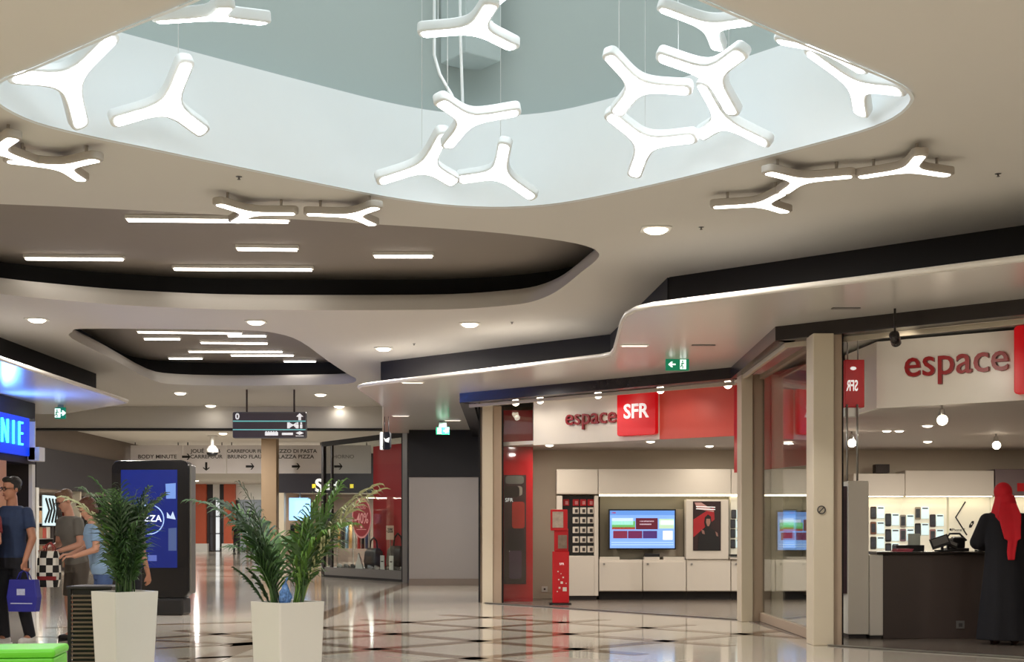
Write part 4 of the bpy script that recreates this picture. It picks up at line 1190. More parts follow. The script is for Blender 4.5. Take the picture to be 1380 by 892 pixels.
banner(306, 368, [('CARREFOUR FLASH', 336, 608, .14), ('BRUNO FLAUJAC', 336, 615.5, .155)], [(337, 628.5, 0)], 'pale hanging banner reading BRUNO beside the square column')
banner(369, 438, [('MEZZO DI PASTA', 397, 608, .155), ('PLAZZA PIZZA', 397, 615.5, .16)], [(399, 628.5, 0)], 'pale hanging banner reading PLAZZA PIZZA with right arrow')
banner(439, 500, [('HORNO', 463, 615.5, .155)], [(456, 628.5, 0)], 'pale hanging banner with faded lettering seen through the corner window')
# column
d = 40.0
c = at(364, 700, d)
col = thing('square_column', 'square taupe column standing behind the spreading palm', 'column', (c.x, d, 0))
MB().box((-.22, -.22, .3), (.22, .22, ZH)).build('shaft', mat('column_taupe', (150, 126, 98), .6, var=.03), col, bevel=.01)
MB().box((-.25, -.25, 0), (.25, .25, .3)).build('base', M_GREYW, col)
# left side wall of the hall
lw = struct(MB().box((-12, 31.3, 0), (-11.8, 33.9, ZH)).build('wall_hall_left', mat('wall_brown', (112, 100, 90), .7)))
struct(MB().box((-12.1, 33.9, 3.28), (-11.8, 44, ZH)).build('wall_hall_left_upper', MATS['wall_brown']))
sf2 = thing('dark_shop_front', 'charcoal shop front fascia over a lit shop beyond the people', 'shop front', (-11.85, 38.5, 0))
MB().box((-12.1, 33.9, 2.27), (-11.75, 44, 3.28)).build('fascia', mat('fascia_charcoal', (50, 46, 50), .55), sf2, True)
MB().box((-12.1, 43.85, 0), (-11.7, 44, ZH)).build('end_post', M_DARK, sf2, True)
MB().box((-12.05, 33.9, 0), (-11.75, 34.1, 2.27)).build('post', M_WHITE, sf2, True)
MB().box((-12.05, 37.5, 0), (-11.8, 37.62, 2.27)).build('post', M_PILLAR, sf2, True)
MB().box((-12.05, 40.8, 0), (-11.8, 40.9, 2.27)).build('post', M_PILLAR, sf2, True)
MB().box((-15, 33.9, 2.3), (-12.1, 44, 2.4)).build('shop_ceiling', M_GREYW, sf2, True)
MB().box((-15.1, 33.9, 0), (-15, 44, 2.4)).build('shop_back_wall', mat('shop_back_dark', (96, 76, 66), .7, var=.3, scale=2), sf2, True)
for k, yy in enumerate((35.2, 37.2, 39.4, 41.6)):
    s = thing('shop_shelf', ['dark shelf rack with boxes in the charcoal-fronted shop'][0], 'shelf', (-13.6, yy, 0), 0, 'racks in the charcoal-fronted shop')
    MB().box((-.2, -.7, 0), (.2, .7, .1)).build('base', M_DARK, s)
    MB().box((-.2, -.74, 0), (.2, -.7, 1.9)).build('side', M_DARK, s)
    MB().box((-.2, .7, 0), (.2, .74, 1.9)).build('side', M_DARK, s)
    for z_ in (.5, .95, 1.4, 1.86):
        MB().box((-.2, -.7, z_), (.2, .7, z_ + .03)).build('board', M_GREYPL, s)
    for z_ in (.1, .53, .98, 1.43):
        for q in range(4):
            MB().box((-.1, -.62 + .32 * q, z_), (.15, -.38 + .32 * q, z_ + random.uniform(.18, .34))).build('box', mat('box_%d' % ((q + k) % 4), [(150, 60, 50), (190, 180, 170), (60, 70, 90), (120, 96, 70)][(q + k) % 4], .6), s)
ap = on_wall(67, 688, (-11.7, 34), (-11.7, 44))
t = thing('lit_poster', 'bright pale poster with dark scribble behind the grey-shirted person', 'poster', (-11.69, ap.y, ap.z - .4))
MB().box((-11.72, ap.y - .5, ap.z - .38), (-11.69, ap.y + .55, ap.z + .38)).build('board', led('poster_pale', (190, 214, 220), .8), t, True)
for k in range(4):
    MB().tube([(-11.685, ap.y - .4 + .25 * k, ap.z - .3), (-11.685, ap.y - .1 + .2 * k, ap.z + .05 * (k % 2)), (-11.685, ap.y - .35 + .25 * k, ap.z + .3)], .035, 6).build('scribble', M_TEXTBK, t, True)
add_light('lamp_light', 'AREA', (-13.2, 38.5, 2.25), 120, WARM, 1.2, sf2)
# shop with white sign letters, right hand side of the far hall
sx0, sx1 = at(375, 0, 48).x, -2.3
ds = thing('far_shop_front', 'far shop front with dark fascia and white letters behind palm', 'shop front', ((sx0 + sx1) / 2, 48.4, 0))
zz = lambda y: at(0, y, 48).z
MB().box((sx0, 48, zz(664)), (sx1, 48.3, ZH)).build('fascia', mat('fascia_navy', (26, 22, 34), .5), ds, True)
MB().box((sx0, 48, 0), (sx0 + .2, 48.4, zz(664))).build('post', M_PILLAR, ds, True)
MB().box((at(442, 0, 48).x, 48, 0), (at(442, 0, 48).x + .12, 48.2, zz(664))).build('post', M_DARK, ds, True)
MB().box((sx0, 53, 0), (sx1, 53.1, ZH)).build('back_wall', mat('far_back_wall', (150, 132, 120), .7, var=.35, scale=1.2), ds, True)
MB().box((sx0 - .05, 48.3, 0), (sx0, 53, ZH)).build('side_wall', M_PILLAR2, ds, True)
MB().box((sx0, 48.3, 2.6), (sx1, 53, 2.65)).build('shop_ceiling', M_WHITE, ds, True)
text('lettering', 'S', .62, M_TEXTWH, frame(at(430, 655, 47.98), (1, 0, 0), (0, -1, 0)), ds, .02, .02)
text('lettering', 'urf', .42, M_TEXTWH, frame(at(446, 655, 47.98), (1, 0, 0), (0, -1, 0)), ds, .02, .01)
for q in (423, 474):
    MB().cbox(at(q, 655, 47.98), (.12, .03, .14)).build('yellow_square', led('sign_yellow', (226, 206, 60), .8), ds, True)
add_light('lamp_light', 'AREA', ((sx0 + sx1) / 2, 50.5, 2.58), 160, NEUT, 1.5, ds)
random.seed(11)
for k in range(7):
    q = Vector((sx0 + .5 + k * .75, 49.4 + (k % 3) * .7, 0))
    t = thing('clothes_rack', 'chrome rack with hanging garments inside the far dark shop', 'rack', q, 0, 'garment racks in the far shop')
    MB().tube([(-.3, 0, 0), (-.3, 0, 1.45), (.3, 0, 1.45), (.3, 0, 0)], .02, 6).build('rail', M_STEEL, t)
    for j in range(4):
        c3 = random.choice([(180, 60, 60), (220, 214, 200), (60, 70, 110), (40, 36, 38), (196, 150, 90), (120, 150, 170)])
        MB().loft([[(-.22 + .14 * j + sx_ * .04, sy_ * w_, z_) for sx_, sy_ in ((-1, -1), (1, -1), (1, 1), (-1, 1))] for w_, z_ in ((.2, .55), (.19, 1.1), (.17, 1.34), (.05, 1.43))]).build('garment', mat('garment_%d_%d_%d' % c3, c3, .8), t)
t = thing('far_screen', 'glowing pale blue screen inside the far dark shop', 'screen', (at(403, 0, 48.6).x, 48.6, 1.5))
c = at(404, 686, 48.6)
MB().cbox(c, (.75, .06, .8)).build('screen', led('screen_pale', (150, 196, 240), 1.5), t, True)
cyl('bracket', M_STEEL, c + Vector((0, .03, .35)), (c.x, 48.63, 2.598), .03, t, True)
# far end of the passage
FD = 80.0
fz = lambda y: at(0, y, FD).z
fx = lambda q: at(q, 0, FD).x
fe = struct(MB().box((-30, FD + .5, 0), (21, FD + .7, ZH)).build('wall_far_end', mat('far_wall_dark', (92, 84, 82), .6, var=.2, scale=.5)))
def far_column(px0, px1, lab):
    t = thing('far_column', lab, 'column', (fx((px0 + px1) / 2), FD, 0))
    MB().box((fx(px0), FD - .3, .45), (fx(px1), FD + .2, ZH)).build('shaft', mat('column_orange', (196, 92, 60), .5, emit=(120, 40, 20), estr=.08, var=.06), t, True)
    MB().box((fx(px0) - .1, FD - .4, 0), (fx(px1) + .1, FD + .2, .45)).build('base', M_WHITE, t, True)
far_column(256, 279, 'far orange column with a white base next to the black totem')
far_column(303, 318, 'far orange column with a white base behind the distant couple')
for i, (x0, x1, c, e, lab) in enumerate(((279, 287, (60, 54, 60), .0, 'dark far shop door beside the orange column'), (287, 296, (226, 232, 236), .7, 'bright white far shop window between orange columns'), (296, 303, (70, 74, 74), .1, 'grey far glass door between orange columns'), (318, 352, (128, 134, 140), .25, 'wide grey far shop window behind distant couple'), (352, 376, (150, 120, 96), .2, 'tan far shop wall behind the square column'))):
    t = thing('far_shop_window', lab, 'window', (fx((x0 + x1) / 2), FD, 0))
    MB().box((fx(x0), FD + .1, .05), (fx(x1), FD + .45, 3.0)).build('pane', mat('far_pane_%d' % i, c, .3, emit=c, estr=e, var=.3, scale=1.0), t, True)
    MB().box((fx(x0), FD, 3.0), (fx(x1), FD + .45, ZH)).build('lintel', M_WHITE if i in (1, 3) else M_DARK, t, True)
    MB().box((fx(x0), FD + .0, .0), (fx(x0) + .15, FD + .45, 3.0)).build('frame', M_DARK, t, True)
    for q in range(2):
        MB().box((fx(x0), FD + .04, 1.0 + q), (fx(x1), FD + .1, 1.06 + q)).build('bar', M_DARK, t, True)
for x_, y_ in ((-8, 34), (-8, 38), (-5.5, 44.5), (-9.5, 45), (-13, 52), (-10, 57), (-15, 62), (-11, 68), (-17, 74), (-13, 76)):  # lamps added because the far hall would otherwise stay dark
    downlight((x_, y_, ZH), 150, 'round recessed lamp added to the far hall ceiling for light', 'lamps added to the far hall')

# ---- shop with the blue neon sign on the left
ls = thing('left_shop_front', 'dark shop front under the canopy with blue neon sign', 'shop front', (-8.3, 20, 0))
LX = -8.25
MB().box((LX - .3, 10, 2.34), (LX, 23.75, ZS - .002)).build('fascia', mat('fascia_midnight', (38, 34, 52), .45), ls, True)
MB().box((LX - .06, 23.6, 0), (LX, 23.75, 2.34)).build('end_post', M_WHITE, ls, True)
MB().box((LX - .3, 19, 0), (LX, 22.4, 2.34)).build('display_wall', mat('left_shop_orange', (196, 140, 104), .6, var=.1), ls, True)
MB().box((-13.9, 23.62, 0), (LX - .06, 23.75, ZS - .002)).build('side_wall', M_DARK, ls, True)
MB().box((-13.9, 10, 2.9), (LX - .3, 23.6, 2.95)).build('shop_ceiling', M_WHITE, ls, True)
ns = thing('neon_sign', 'blue neon letter sign on the dark left shop front', 'sign', (LX, 22.4, 2.45))
ya, yb = 20.6, 23.25
Mn = frame((LX + .04, 0, 0), (0, 1, 0), (1, 0, 0))
MB().box((ya, 2.46, -.04), (yb, 3.1, .04), Mn).build('sign_box', mat('neon_blue_box', (20, 50, 170), .35, emit=(10, 60, 230), estr=.9, var=.1), ns, True, bevel=.01)
for ch, q in (('A', 21.62), ('N', 22.08), ('I', 22.46), ('E', 22.78)):
    text('neon_letter', ch, .6, led('neon_cyan', (60, 220, 255), 4.0), Mn @ Matrix.Translation((q, 2.79, .055)), ns, .03, -.012, sx=.75)
MB().box((yb + .02, 2.4, .0), (yb + .06, 3.05, .12), Mn).build('end_bracket', M_WHITE, ns, True)
MB().box((yb + .02, 2.38, .0), (yb + .3, 2.62, .2), Mn).build('transformer', M_WHITE, ns, True, bevel=.01)
add_light('lamp_light', 'AREA', (LX + .2, 22, 2.8), 60, (.1, .25, 1.0), .6, ns, (1, 0, .25))

# ================================================================== FURNITURE OF THE MALL
# advertising totem
d = 19.5
tz = lambda y: at(0, y, d).z
tx = lambda q: at(q, 0, d).x
tt = thing('advertising_totem', 'black advertising totem with blue pizza screen behind the slim palm', 'totem', (tx(205), d + .1, 0))
Mt = Matrix.Translation((tx(204), d + .12, 0)) @ Matrix.Rotation(math.radians(-3), 4, 'Z') @ Matrix.Translation((-tx(204), -d - .12, 0))
MB().prism(rrect(tx(150), tz(806), tx(256), tz(620), .12, 6), d, d + .24, Mt @ XZ).build('cabinet', mat('totem_black', (16, 16, 20), .18, coat=.3), tt, True, bevel=.01)
MB().prism(rrect(tx(256.5), tz(800), tx(259), tz(626), .02, 3), d + .02, d + .22, Mt @ XZ).build('side_trim', M_STEEL, tt, True)
MB().box((tx(160), d - .08, 0), (tx(250), d + .32, tz(806)), Mt).build('foot', mat('totem_foot', (20, 19, 20), .35), tt, True, bevel=.03)
scr = MB().box((tx(163), d - .004, tz(765)), (tx(240), d, tz(633)), Mt).build('screen', mat('totem_screen', (20, 34, 110), .2, emit=(12, 32, 110), estr=.3, var=.1), tt, True)
def tpoly(name, pts, m, dd=.006, parent=None):
    return MB().prism([(tx(a), tz(b)) for a, b in pts], d - dd, d - dd + .003, Mt @ XZ).build(name, m, parent or scr, True)
mb = MB()
n = 36
mb.loft([[(tx(202) + r * math.cos(2 * PI * i / n), d - o, tz(700) + r * math.sin(2 * PI * i / n)) for i in range(n)] for r, o in ((.215, .004), (.215, .007), (.2, .007), (.2, .004))], caps=False, M=Mt)
mb.build('ring_mark', led('totem_pale', (150, 180, 230), .6), scr, True)
text('lettering', 'PIZZA', .13, led('totem_white', (220, 228, 245), .8), Mt @ frame((tx(202), d - .008, tz(699)), (1, 0, 0), (0, -1, 0)), scr, .003, .002)
tpoly('light_block', [(224, 652), (238, 651), (238, 672), (225, 672)], led('totem_sky', (96, 128, 190), .6))
tpoly('light_block', [(226, 690), (231, 696), (234, 689), (238, 700), (226, 698)], led('totem_sky2', (170, 190, 220), .6))
tpoly('light_block', [(228, 712), (239, 711), (239, 742), (228, 742)], led('totem_dim', (66, 84, 130), .4))
tpoly('light_block', [(200, 748), (212, 748), (212, 756), (200, 756)], led('totem_dim2', (80, 96, 170), .5))
add_light('lamp_light', 'AREA', Mt @ Vector((tx(200), d - .1, 1.3)), 14, (.3, .45, 1.0), .8, tt, (0, -1, 0))

# planters
M_PLANT = mat('planter_white', (214, 211, 204), .35, var=.012)
M_SOIL = mat('soil_dark', (44, 34, 26), .95, var=.4, scale=40, bump=.6)
def planter(corner_px, corner_py, phi, a_top, a_bot, h, label):
    c = at(corner_px, corner_py, F * (CAMH - h) / (corner_py - HY))       # nearest rim corner
    R = Matrix.Rotation(phi, 4, 'Z')
    ctr = Vector((c.x, c.y, 0)) - R.to_3x3() @ Vector((-a_top / 2, -a_top / 2, 0))
    t = thing('planter', label, 'planter', ctr, phi)
    def sq(a, z):
        return [(q[0], q[1], z) for q in rrect(-a / 2, -a / 2, a / 2, a / 2, .012, 3)]
    mb = MB()
    mb.loft([sq(a_bot, 0), sq(a_bot + (a_top - a_bot) * .5, h * .5), sq(a_top, h), sq(a_top - .05, h), sq(a_top - .06, h - .05)], smooth=False)
    mb.build('pot', M_PLANT, t)
    s = MB()
    n = 10
    s.add([((i / n - .5) * (a_top - .065), (j / n - .5) * (a_top - .065), h - .045 + random.uniform(0, .012)) for i in range(n + 1) for j in range(n + 1)],
          [(i * (n + 1) + j, (i + 1) * (n + 1) + j, (i + 1) * (n + 1) + j + 1, i * (n + 1) + j + 1) for i in range(n) for j in range(n)], True)
    s.build('soil', M_SOIL, t)
    return t, ctr
pl1, c1 = planter(155, 798.5, math.radians(45.4), .359, .30, .75, 'white tapered planter with slim upright palm beside the slatted bin')
pl2, c2 = planter(377, 813, math.radians(42.9), .340, .29, .75, 'white tapered planter with wide spreading palm')
# palms: fronds of narrow leaflets
M_LEAF = [mat('leaf_%d' % i, c, .42, var=.25, scale=9) for i, c in enumerate(((62, 92, 46), (84, 122, 56), (44, 68, 38), (104, 142, 62), (168, 168, 122)))]
def frond(parent, base, az, lean, length, droop, leaf, m, nl=17, start=.16):
    pts = []
    p = Vector(base)
    ang = lean
    N = 14
    for k in range(N + 1):
        pts.append(p.copy())
        t = k / N
        dirv = Vector((math.cos(az) * math.sin(ang), math.sin(az) * math.sin(ang), math.cos(ang)))
        p = p + dirv * length / N
        ang += droop / N * (0.25 + 1.9 * t * t)
    mb = MB()
    mb.tube(pts, [.0075 * (1 - .8 * k / N) for k in range(N + 1)], 5)
    for k in range(nl):
        t = start + (1 - start) * (k + .5) / nl
        f_ = t * N
        i = min(int(f_), N - 1)
        q = pts[i].lerp(pts[i + 1], f_ - i)
        tv = (pts[i + 1] - pts[i]).normalized()
        side = tv.cross(Vector((0, 0, 1)))
        if side.length < .05:
            side = Vector((math.sin(az), -math.cos(az), 0))
        side.normalize()
        up = side.cross(tv)
        for s in (-1, 1):
            L = leaf * (1 - .55 * abs(2 * (k / nl) - .7)) * random.uniform(.85, 1.15)
            d0 = (side * s * random.uniform(.55, .8) + tv * random.uniform(.8, 1.1) + up * .15).normalized()
            d1 = (d0 + Vector((0, 0, -random.uniform(.3, .7)))).normalized()
            d2 = (d1 + Vector((0, 0, -random.uniform(.5, 1.2)))).normalized()
            a, b, c = q, q + d0 * L * .4, q + d0 * L * .4 + d1 * L * .35
            e = c + d2 * L * .3
            wv = d0.cross(up)
            wv = (wv if wv.length > .01 else side).normalized() * L * .036 + up * .004
            mb.add([a - wv * .4, a + wv * .4, b - wv, b + wv, c - wv * .8, c + wv * .8, e], [(0, 1, 3, 2), (2, 3, 5, 4), (4, 5, 6)], False)
    return mb.build('frond', m, parent)
random.seed(21)
def palm(ctr, label, specs, z0=.705):
    t = thing('palm', label, 'plant', (ctr.x, ctr.y, z0))
    for (bx, by, az, lean, length, droop, leaf, mi) in specs:
        frond(t, (bx, by, 0), az, lean, length, droop, leaf, M_LEAF[mi])
    return t
sp1 = []
for k in range(36):
    az = random.uniform(0, 2 * PI)
    sp1.append((random.uniform(-.06, .06), random.uniform(-.06, .06), az, random.uniform(.0, .09), random.uniform(.35, .86), random.uniform(.3, 1.1), random.uniform(.16, .28), random.choice((0, 0, 2, 2, 1))))
for k in range(9):
    sp1.append((random.uniform(-.05, .05), random.uniform(-.05, .05), random.uniform(0, 2 * PI), random.uniform(.02, .1), random.uniform(.8, .98), random.uniform(.9, 1.9), random.uniform(.24, .34), random.choice((0, 1, 0, 2))))
sp1.append((-.03, 0, PI, .14, .92, 1.7, .24, 4))
palm(c1, 'slim upright palm with dense dark leaves in the white planter', sp1)
sp2 = []
for side, n_ in ((-1, 11), (1, 12)):
    for k in range(n_):
        az = (PI if side < 0 else 0) + random.uniform(-1.2, 1.2)
        sp2.append((side * .07 + random.uniform(-.03, .03), random.uniform(-.05, .05), az, random.uniform(.03, .30), random.uniform(.5, .9), random.uniform(.5, 1.9), random.uniform(.22, .36), random.choice((2, 0, 1) if side < 0 else (0, 1, 3, 3))))
sp2 += [(-.12, -.04, PI, .55, .34, .6, .1, 2), (-.1, .0, PI * .95, .45, .3, .5, .1, 2), (.06, 0, .1, .28, .98, 1.3, .26, 4), (.08, 0, -.2, .34, .95, 1.2, .26, 4), (-.06, 0, PI + .1, .3, .95, 1.7, .26, 0)]
palm(c2, 'wide spreading palm with arching bright green fronds in planter', sp2)
t = thing('plastic_bag', 'small crumpled blue and white plastic bag among palm stems', 'bag', (c2.x + .005, c2.y - .115, .722))
t.scale = (.62, .62, .75)
mb = MB()
random.seed(5)
rings = []
for k in range(9):
    zz_ = .2 * k / 8
    rr = .055 * math.sin(PI * (.16 + .8 * k / 8)) + .006
    rings.append([(rr * math.cos(2 * PI * i / 14) * random.uniform(.75, 1.2), rr * math.sin(2 * PI * i / 14) * random.uniform(.75, 1.2), zz_ + random.uniform(-.006, .006)) for i in range(14)])
mb.loft(rings, smooth=False)
m = mat('bag_blue_white', (90, 130, 230), .2, var=.98, scale=45)
mb.build('bag', m, t)
MB().tube([(0, 0, .19), (.01, 0, .225), (.025, .0, .25)], [.006, .012, .003]).build('knot', m, t)

# slatted metal bin behind the slim palm's planter
bd = 10.55
b0, b1 = at(91, 790, bd).x, at(150, 790, bd).x
bt = at(100, 790, bd).z
bn = thing('slatted_bin', 'dark square litter bin with horizontal metal slats beside planter', 'bin', ((b0 + b1) / 2, bd + .17, 0))
MB().box((b0 - .01, bd - .01, bt - .02), (b1 + .01, bd + .35, bt)).build('lid', mat('bin_lid', (30, 28, 28), .4), bn, True, bevel=.005)
MB().box((b0 + .03, bd + .03, .04), (b1 - .03, bd + .31, bt - .02)).build('liner', M_BLKPL, bn, True)
for xx in (b0, b1 - .025):
    for yy in (bd, bd + .315):
        MB().box((xx, yy, 0), (xx + .025, yy + .025, bt - .02)).build('post', M_BLKPL, bn, True)
M_SLAT = mat('bin_slat', (120, 104, 92), .35, .6, var=.15)
k = 0
zz_ = .08
while zz_ < bt - .06:
    MB().box((b0 + .02, bd + .004, zz_), (b1 - .02, bd + .016, zz_ + .014)).build('slat', M_SLAT, bn, True)
    MB().box((b0 + .004, bd + .02, zz_), (b0 + .016, bd + .32, zz_ + .014)).build('slat', M_SLAT, bn, True)
    zz_ += .034
# green seat
g = on_z(74, 876, .45)
gs = thing('green_seat', 'bright green low seat cube standing on the floor', 'seat', (g.x - .5, g.y, 0))
Mg = Matrix.Translation((g.x, g.y, 0)) @ Matrix.Rotation(math.radians(8), 4, 'Z')
M_GRN = mat('green_plastic', (98, 200, 40), .4, var=.04)
MB().box((-1.0, -.0, .40), (0, .5, .455), Mg).build('cushion', M_GRN, gs, True, bevel=.02)
MB().box((-.99, .01, .03), (-.01, .49, .40), Mg).build('body', M_GRN, gs, True, bevel=.015)
MB().box((-.95, .05, 0), (-.05, .45, .03), Mg).build('plinth', M_DARK, gs, True)

# ================================================================== PEOPLE
def remeshed(name, mb, m, parent, voxel=.011, smooth=3):
    me = bpy.data.meshes.new(name + '_raw')
    me.from_pydata([tuple(p) for p in mb.v], [], mb.f)
    bm = bmesh.new()
    bm.from_mesh(me)
    bmesh.ops.recalc_face_normals(bm, faces=bm.faces)
    bm.to_mesh(me)
    bm.free()
    o = bpy.data.objects.new(name + '_raw', me)
    COL.objects.link(o)
    md = o.modifiers.new('r', 'REMESH')
    md.mode = 'VOXEL'
    md.voxel_size = voxel
    md.use_smooth_shade = True
    if smooth:
        sm = o.modifiers.new('s', 'SMOOTH')
        sm.iterations = smooth
        sm.factor = .5
    bpy.context.view_layer.update()
    out = bpy.data.meshes.new_from_object(o.evaluated_get(bpy.context.evaluated_depsgraph_get()))
    bpy.data.objects.remove(o)
    out.name = name
    out.materials.clear()
    out.materials.append(m)
    return link(name, out, parent)
def ell(c, rx, ry, z, n=20, dx=0, dy=0, tw=0):
    return [(c[0] + dx + rx * math.cos(2 * PI * i / n + tw), c[1] + dy + ry * math.sin(2 * PI * i / n + tw), z) for i in range(n)]
def seg(mb, a, b, r0, r1, caps=True):
    mb.tube([a, b], [r0, r1], 12)
    if caps:
        mb.ball(a, r0 * .995, 12, 8)
        mb.ball(b, r1 * .995, 12, 8)
def lerp3(a, b, t):
    return tuple(a[i] + (b[i] - a[i]) * t for i in range(3))
def hand(mb, w, d, curl=.5, s=1):
    """palm, four unequal bent fingers and a thumb; w wrist, d pointing direction"""
    w, d = Vector(w), Vector(d).normalized()
    side = d.cross(Vector((0, 0, 1)))
    if side.length < .2:
        side = Vector((0, 1, 0)) - d * d.y
    side.normalize()
    nrm_ = side.cross(d).normalized()
    palm_ = w + d * .085
    for k in range(-2, 3):
        seg(mb, w + side * .008 * k, palm_ + side * .0155 * k, .016, .014)
    for k, L in enumerate((.062, .074, .07, .055)):
        a = palm_ + side * (.031 - .0205 * k)
        b = a + (d * math.cos(curl * .7) - nrm_ * math.sin(curl * .7)) * L * .55
        c = b + (d * math.cos(curl * 1.9) - nrm_ * math.sin(curl * 1.9)) * L * .5
        seg(mb, a, b, .0098, .009)
        seg(mb, b, c, .009, .0078)
    a = w + d * .03 + side * .03 * s
    b = a + (d * .7 + side * .7 * s) .normalized() * .038
    c = b + (d * .95 + side * .2 * s - nrm_ * .25).normalized() * .035
    seg(mb, a, b, .0125, .011)
    seg(mb, b, c, .011, .009)
def head(mb, c, yaw, pitch, s=1.0):
    M = Matrix.Translation(c) @ Matrix.Rotation(yaw, 4, 'Z') @ Matrix.Rotation(pitch, 4, 'X') @ Matrix.Scale(s, 4)
    mb.ball((0, .012, .035), (.076, .094, .088), 18, 12, M)         # cranium
    mb.ball((0, -.018, -.035), (.060, .070, .082), 16, 10, M)        # face and jaw
    mb.ball((0, -.062, -.092), (.026, .024, .022), 10, 7, M)         # chin
    mb.loft([[(x_, y_, z_) for x_, y_ in ((-w_, -.075), (w_, -.075), (w_ * .6, -.082 - p_), (-w_ * .6, -.082 - p_))] for w_, p_, z_ in ((.016, .018, -.04), (.014, .016, -.03), (.009, .004, .012))], M=M)   # nose
    mb.ball((0, -.080, .022), (.05, .012, .010), 12, 6, M)           # brow
    for s_ in (-1, 1):
        mb.ball((s_ * .077, .012, -.005), (.010, .020, .032), 10, 7, M)
    return M
def face_parts(t, M, hair_col, hair='short', glasses=False):
    for s_ in (-1, 1):
        MB().ball((s_ * .030, -.083, .006), (.014, .007, .008), M=M).build('eye', mat('eye_dark', (40, 30, 26), .3), t)
        MB().ball((s_ * .030, -.090, .026), (.018, .006, .0045), M=M).build('eyebrow', mat('brow_' + str(hair_col[0]), tuple(c_ * .8 for c_ in hair_col), .8), t)
    MB().ball((0, -.0885, -.062), (.024, .007, .007), M=M).build('mouth', mat('lip', (150, 84, 76), .5), t)
    hm = mat('hair_%d_%d' % (hair_col[0], hair_col[1]), hair_col, .6, var=.35, scale=60, bump=.5)
    mb = MB()
    if hair == 'short':
        mb.ball((0, .03, .062), (.084, .094, .075), 18, 12, M)
        mb.ball((0, -.035, .10), (.066, .05, .035), 14, 8, M)
        for s_ in (-1, 1):
            mb.ball((s_ * .068, .03, .02), (.018, .05, .05), 10, 8, M)
    elif hair == 'bob':
        mb.ball((0, .03, .05), (.092, .1, .092), 18, 12, M)
        mb.ball((0, -.045, .085), (.074, .05, .045), 14, 8, M)
        for s_ in (-1, 1):
            mb.ball((s_ * .07, .025, -.02), (.026, .065, .07), 12, 8, M)
        mb.ball((0, .07, -.03), (.07, .05, .075), 14, 8, M)
    remeshed('hair', mb, hm, t, .008, 1)
    if glasses:
        g_ = MB()
        for s_ in (-1, 1):
            pts = [M @ Vector((s_ * .033 + .025 * math.cos(a_), -.104, .004 + .017 * math.sin(a_))) for a_ in [2 * PI * k / 14 for k in range(15)]]
            g_.tube(pts, .0035, 6)
            g_.tube([M @ Vector((s_ * .058, -.104, .008)), M @ Vector((s_ * .084, .01, .012))], .003, 6)
        g_.tube([M @ Vector((-.01, -.106, .008)), M @ Vector((.01, -.106, .008))], .003, 6)
        g_.build('glasses', M_BLKPL, t)
SKIN = mat('skin_tan', (186, 130, 104), .55, var=.08)
SKIN2 = mat('skin_fair', (204, 150, 126), .55, var=.08)
TORSO = ((.86, .150, .105, 0), (.94, .168, .115, 0), (1.03, .150, .105, 0), (1.12, .145, .10, -.005), (1.24, .165, .115, -.01), (1.34, .178, .115, -.005), (1.41, .165, .095, .005), (1.455, .10, .07, .01))
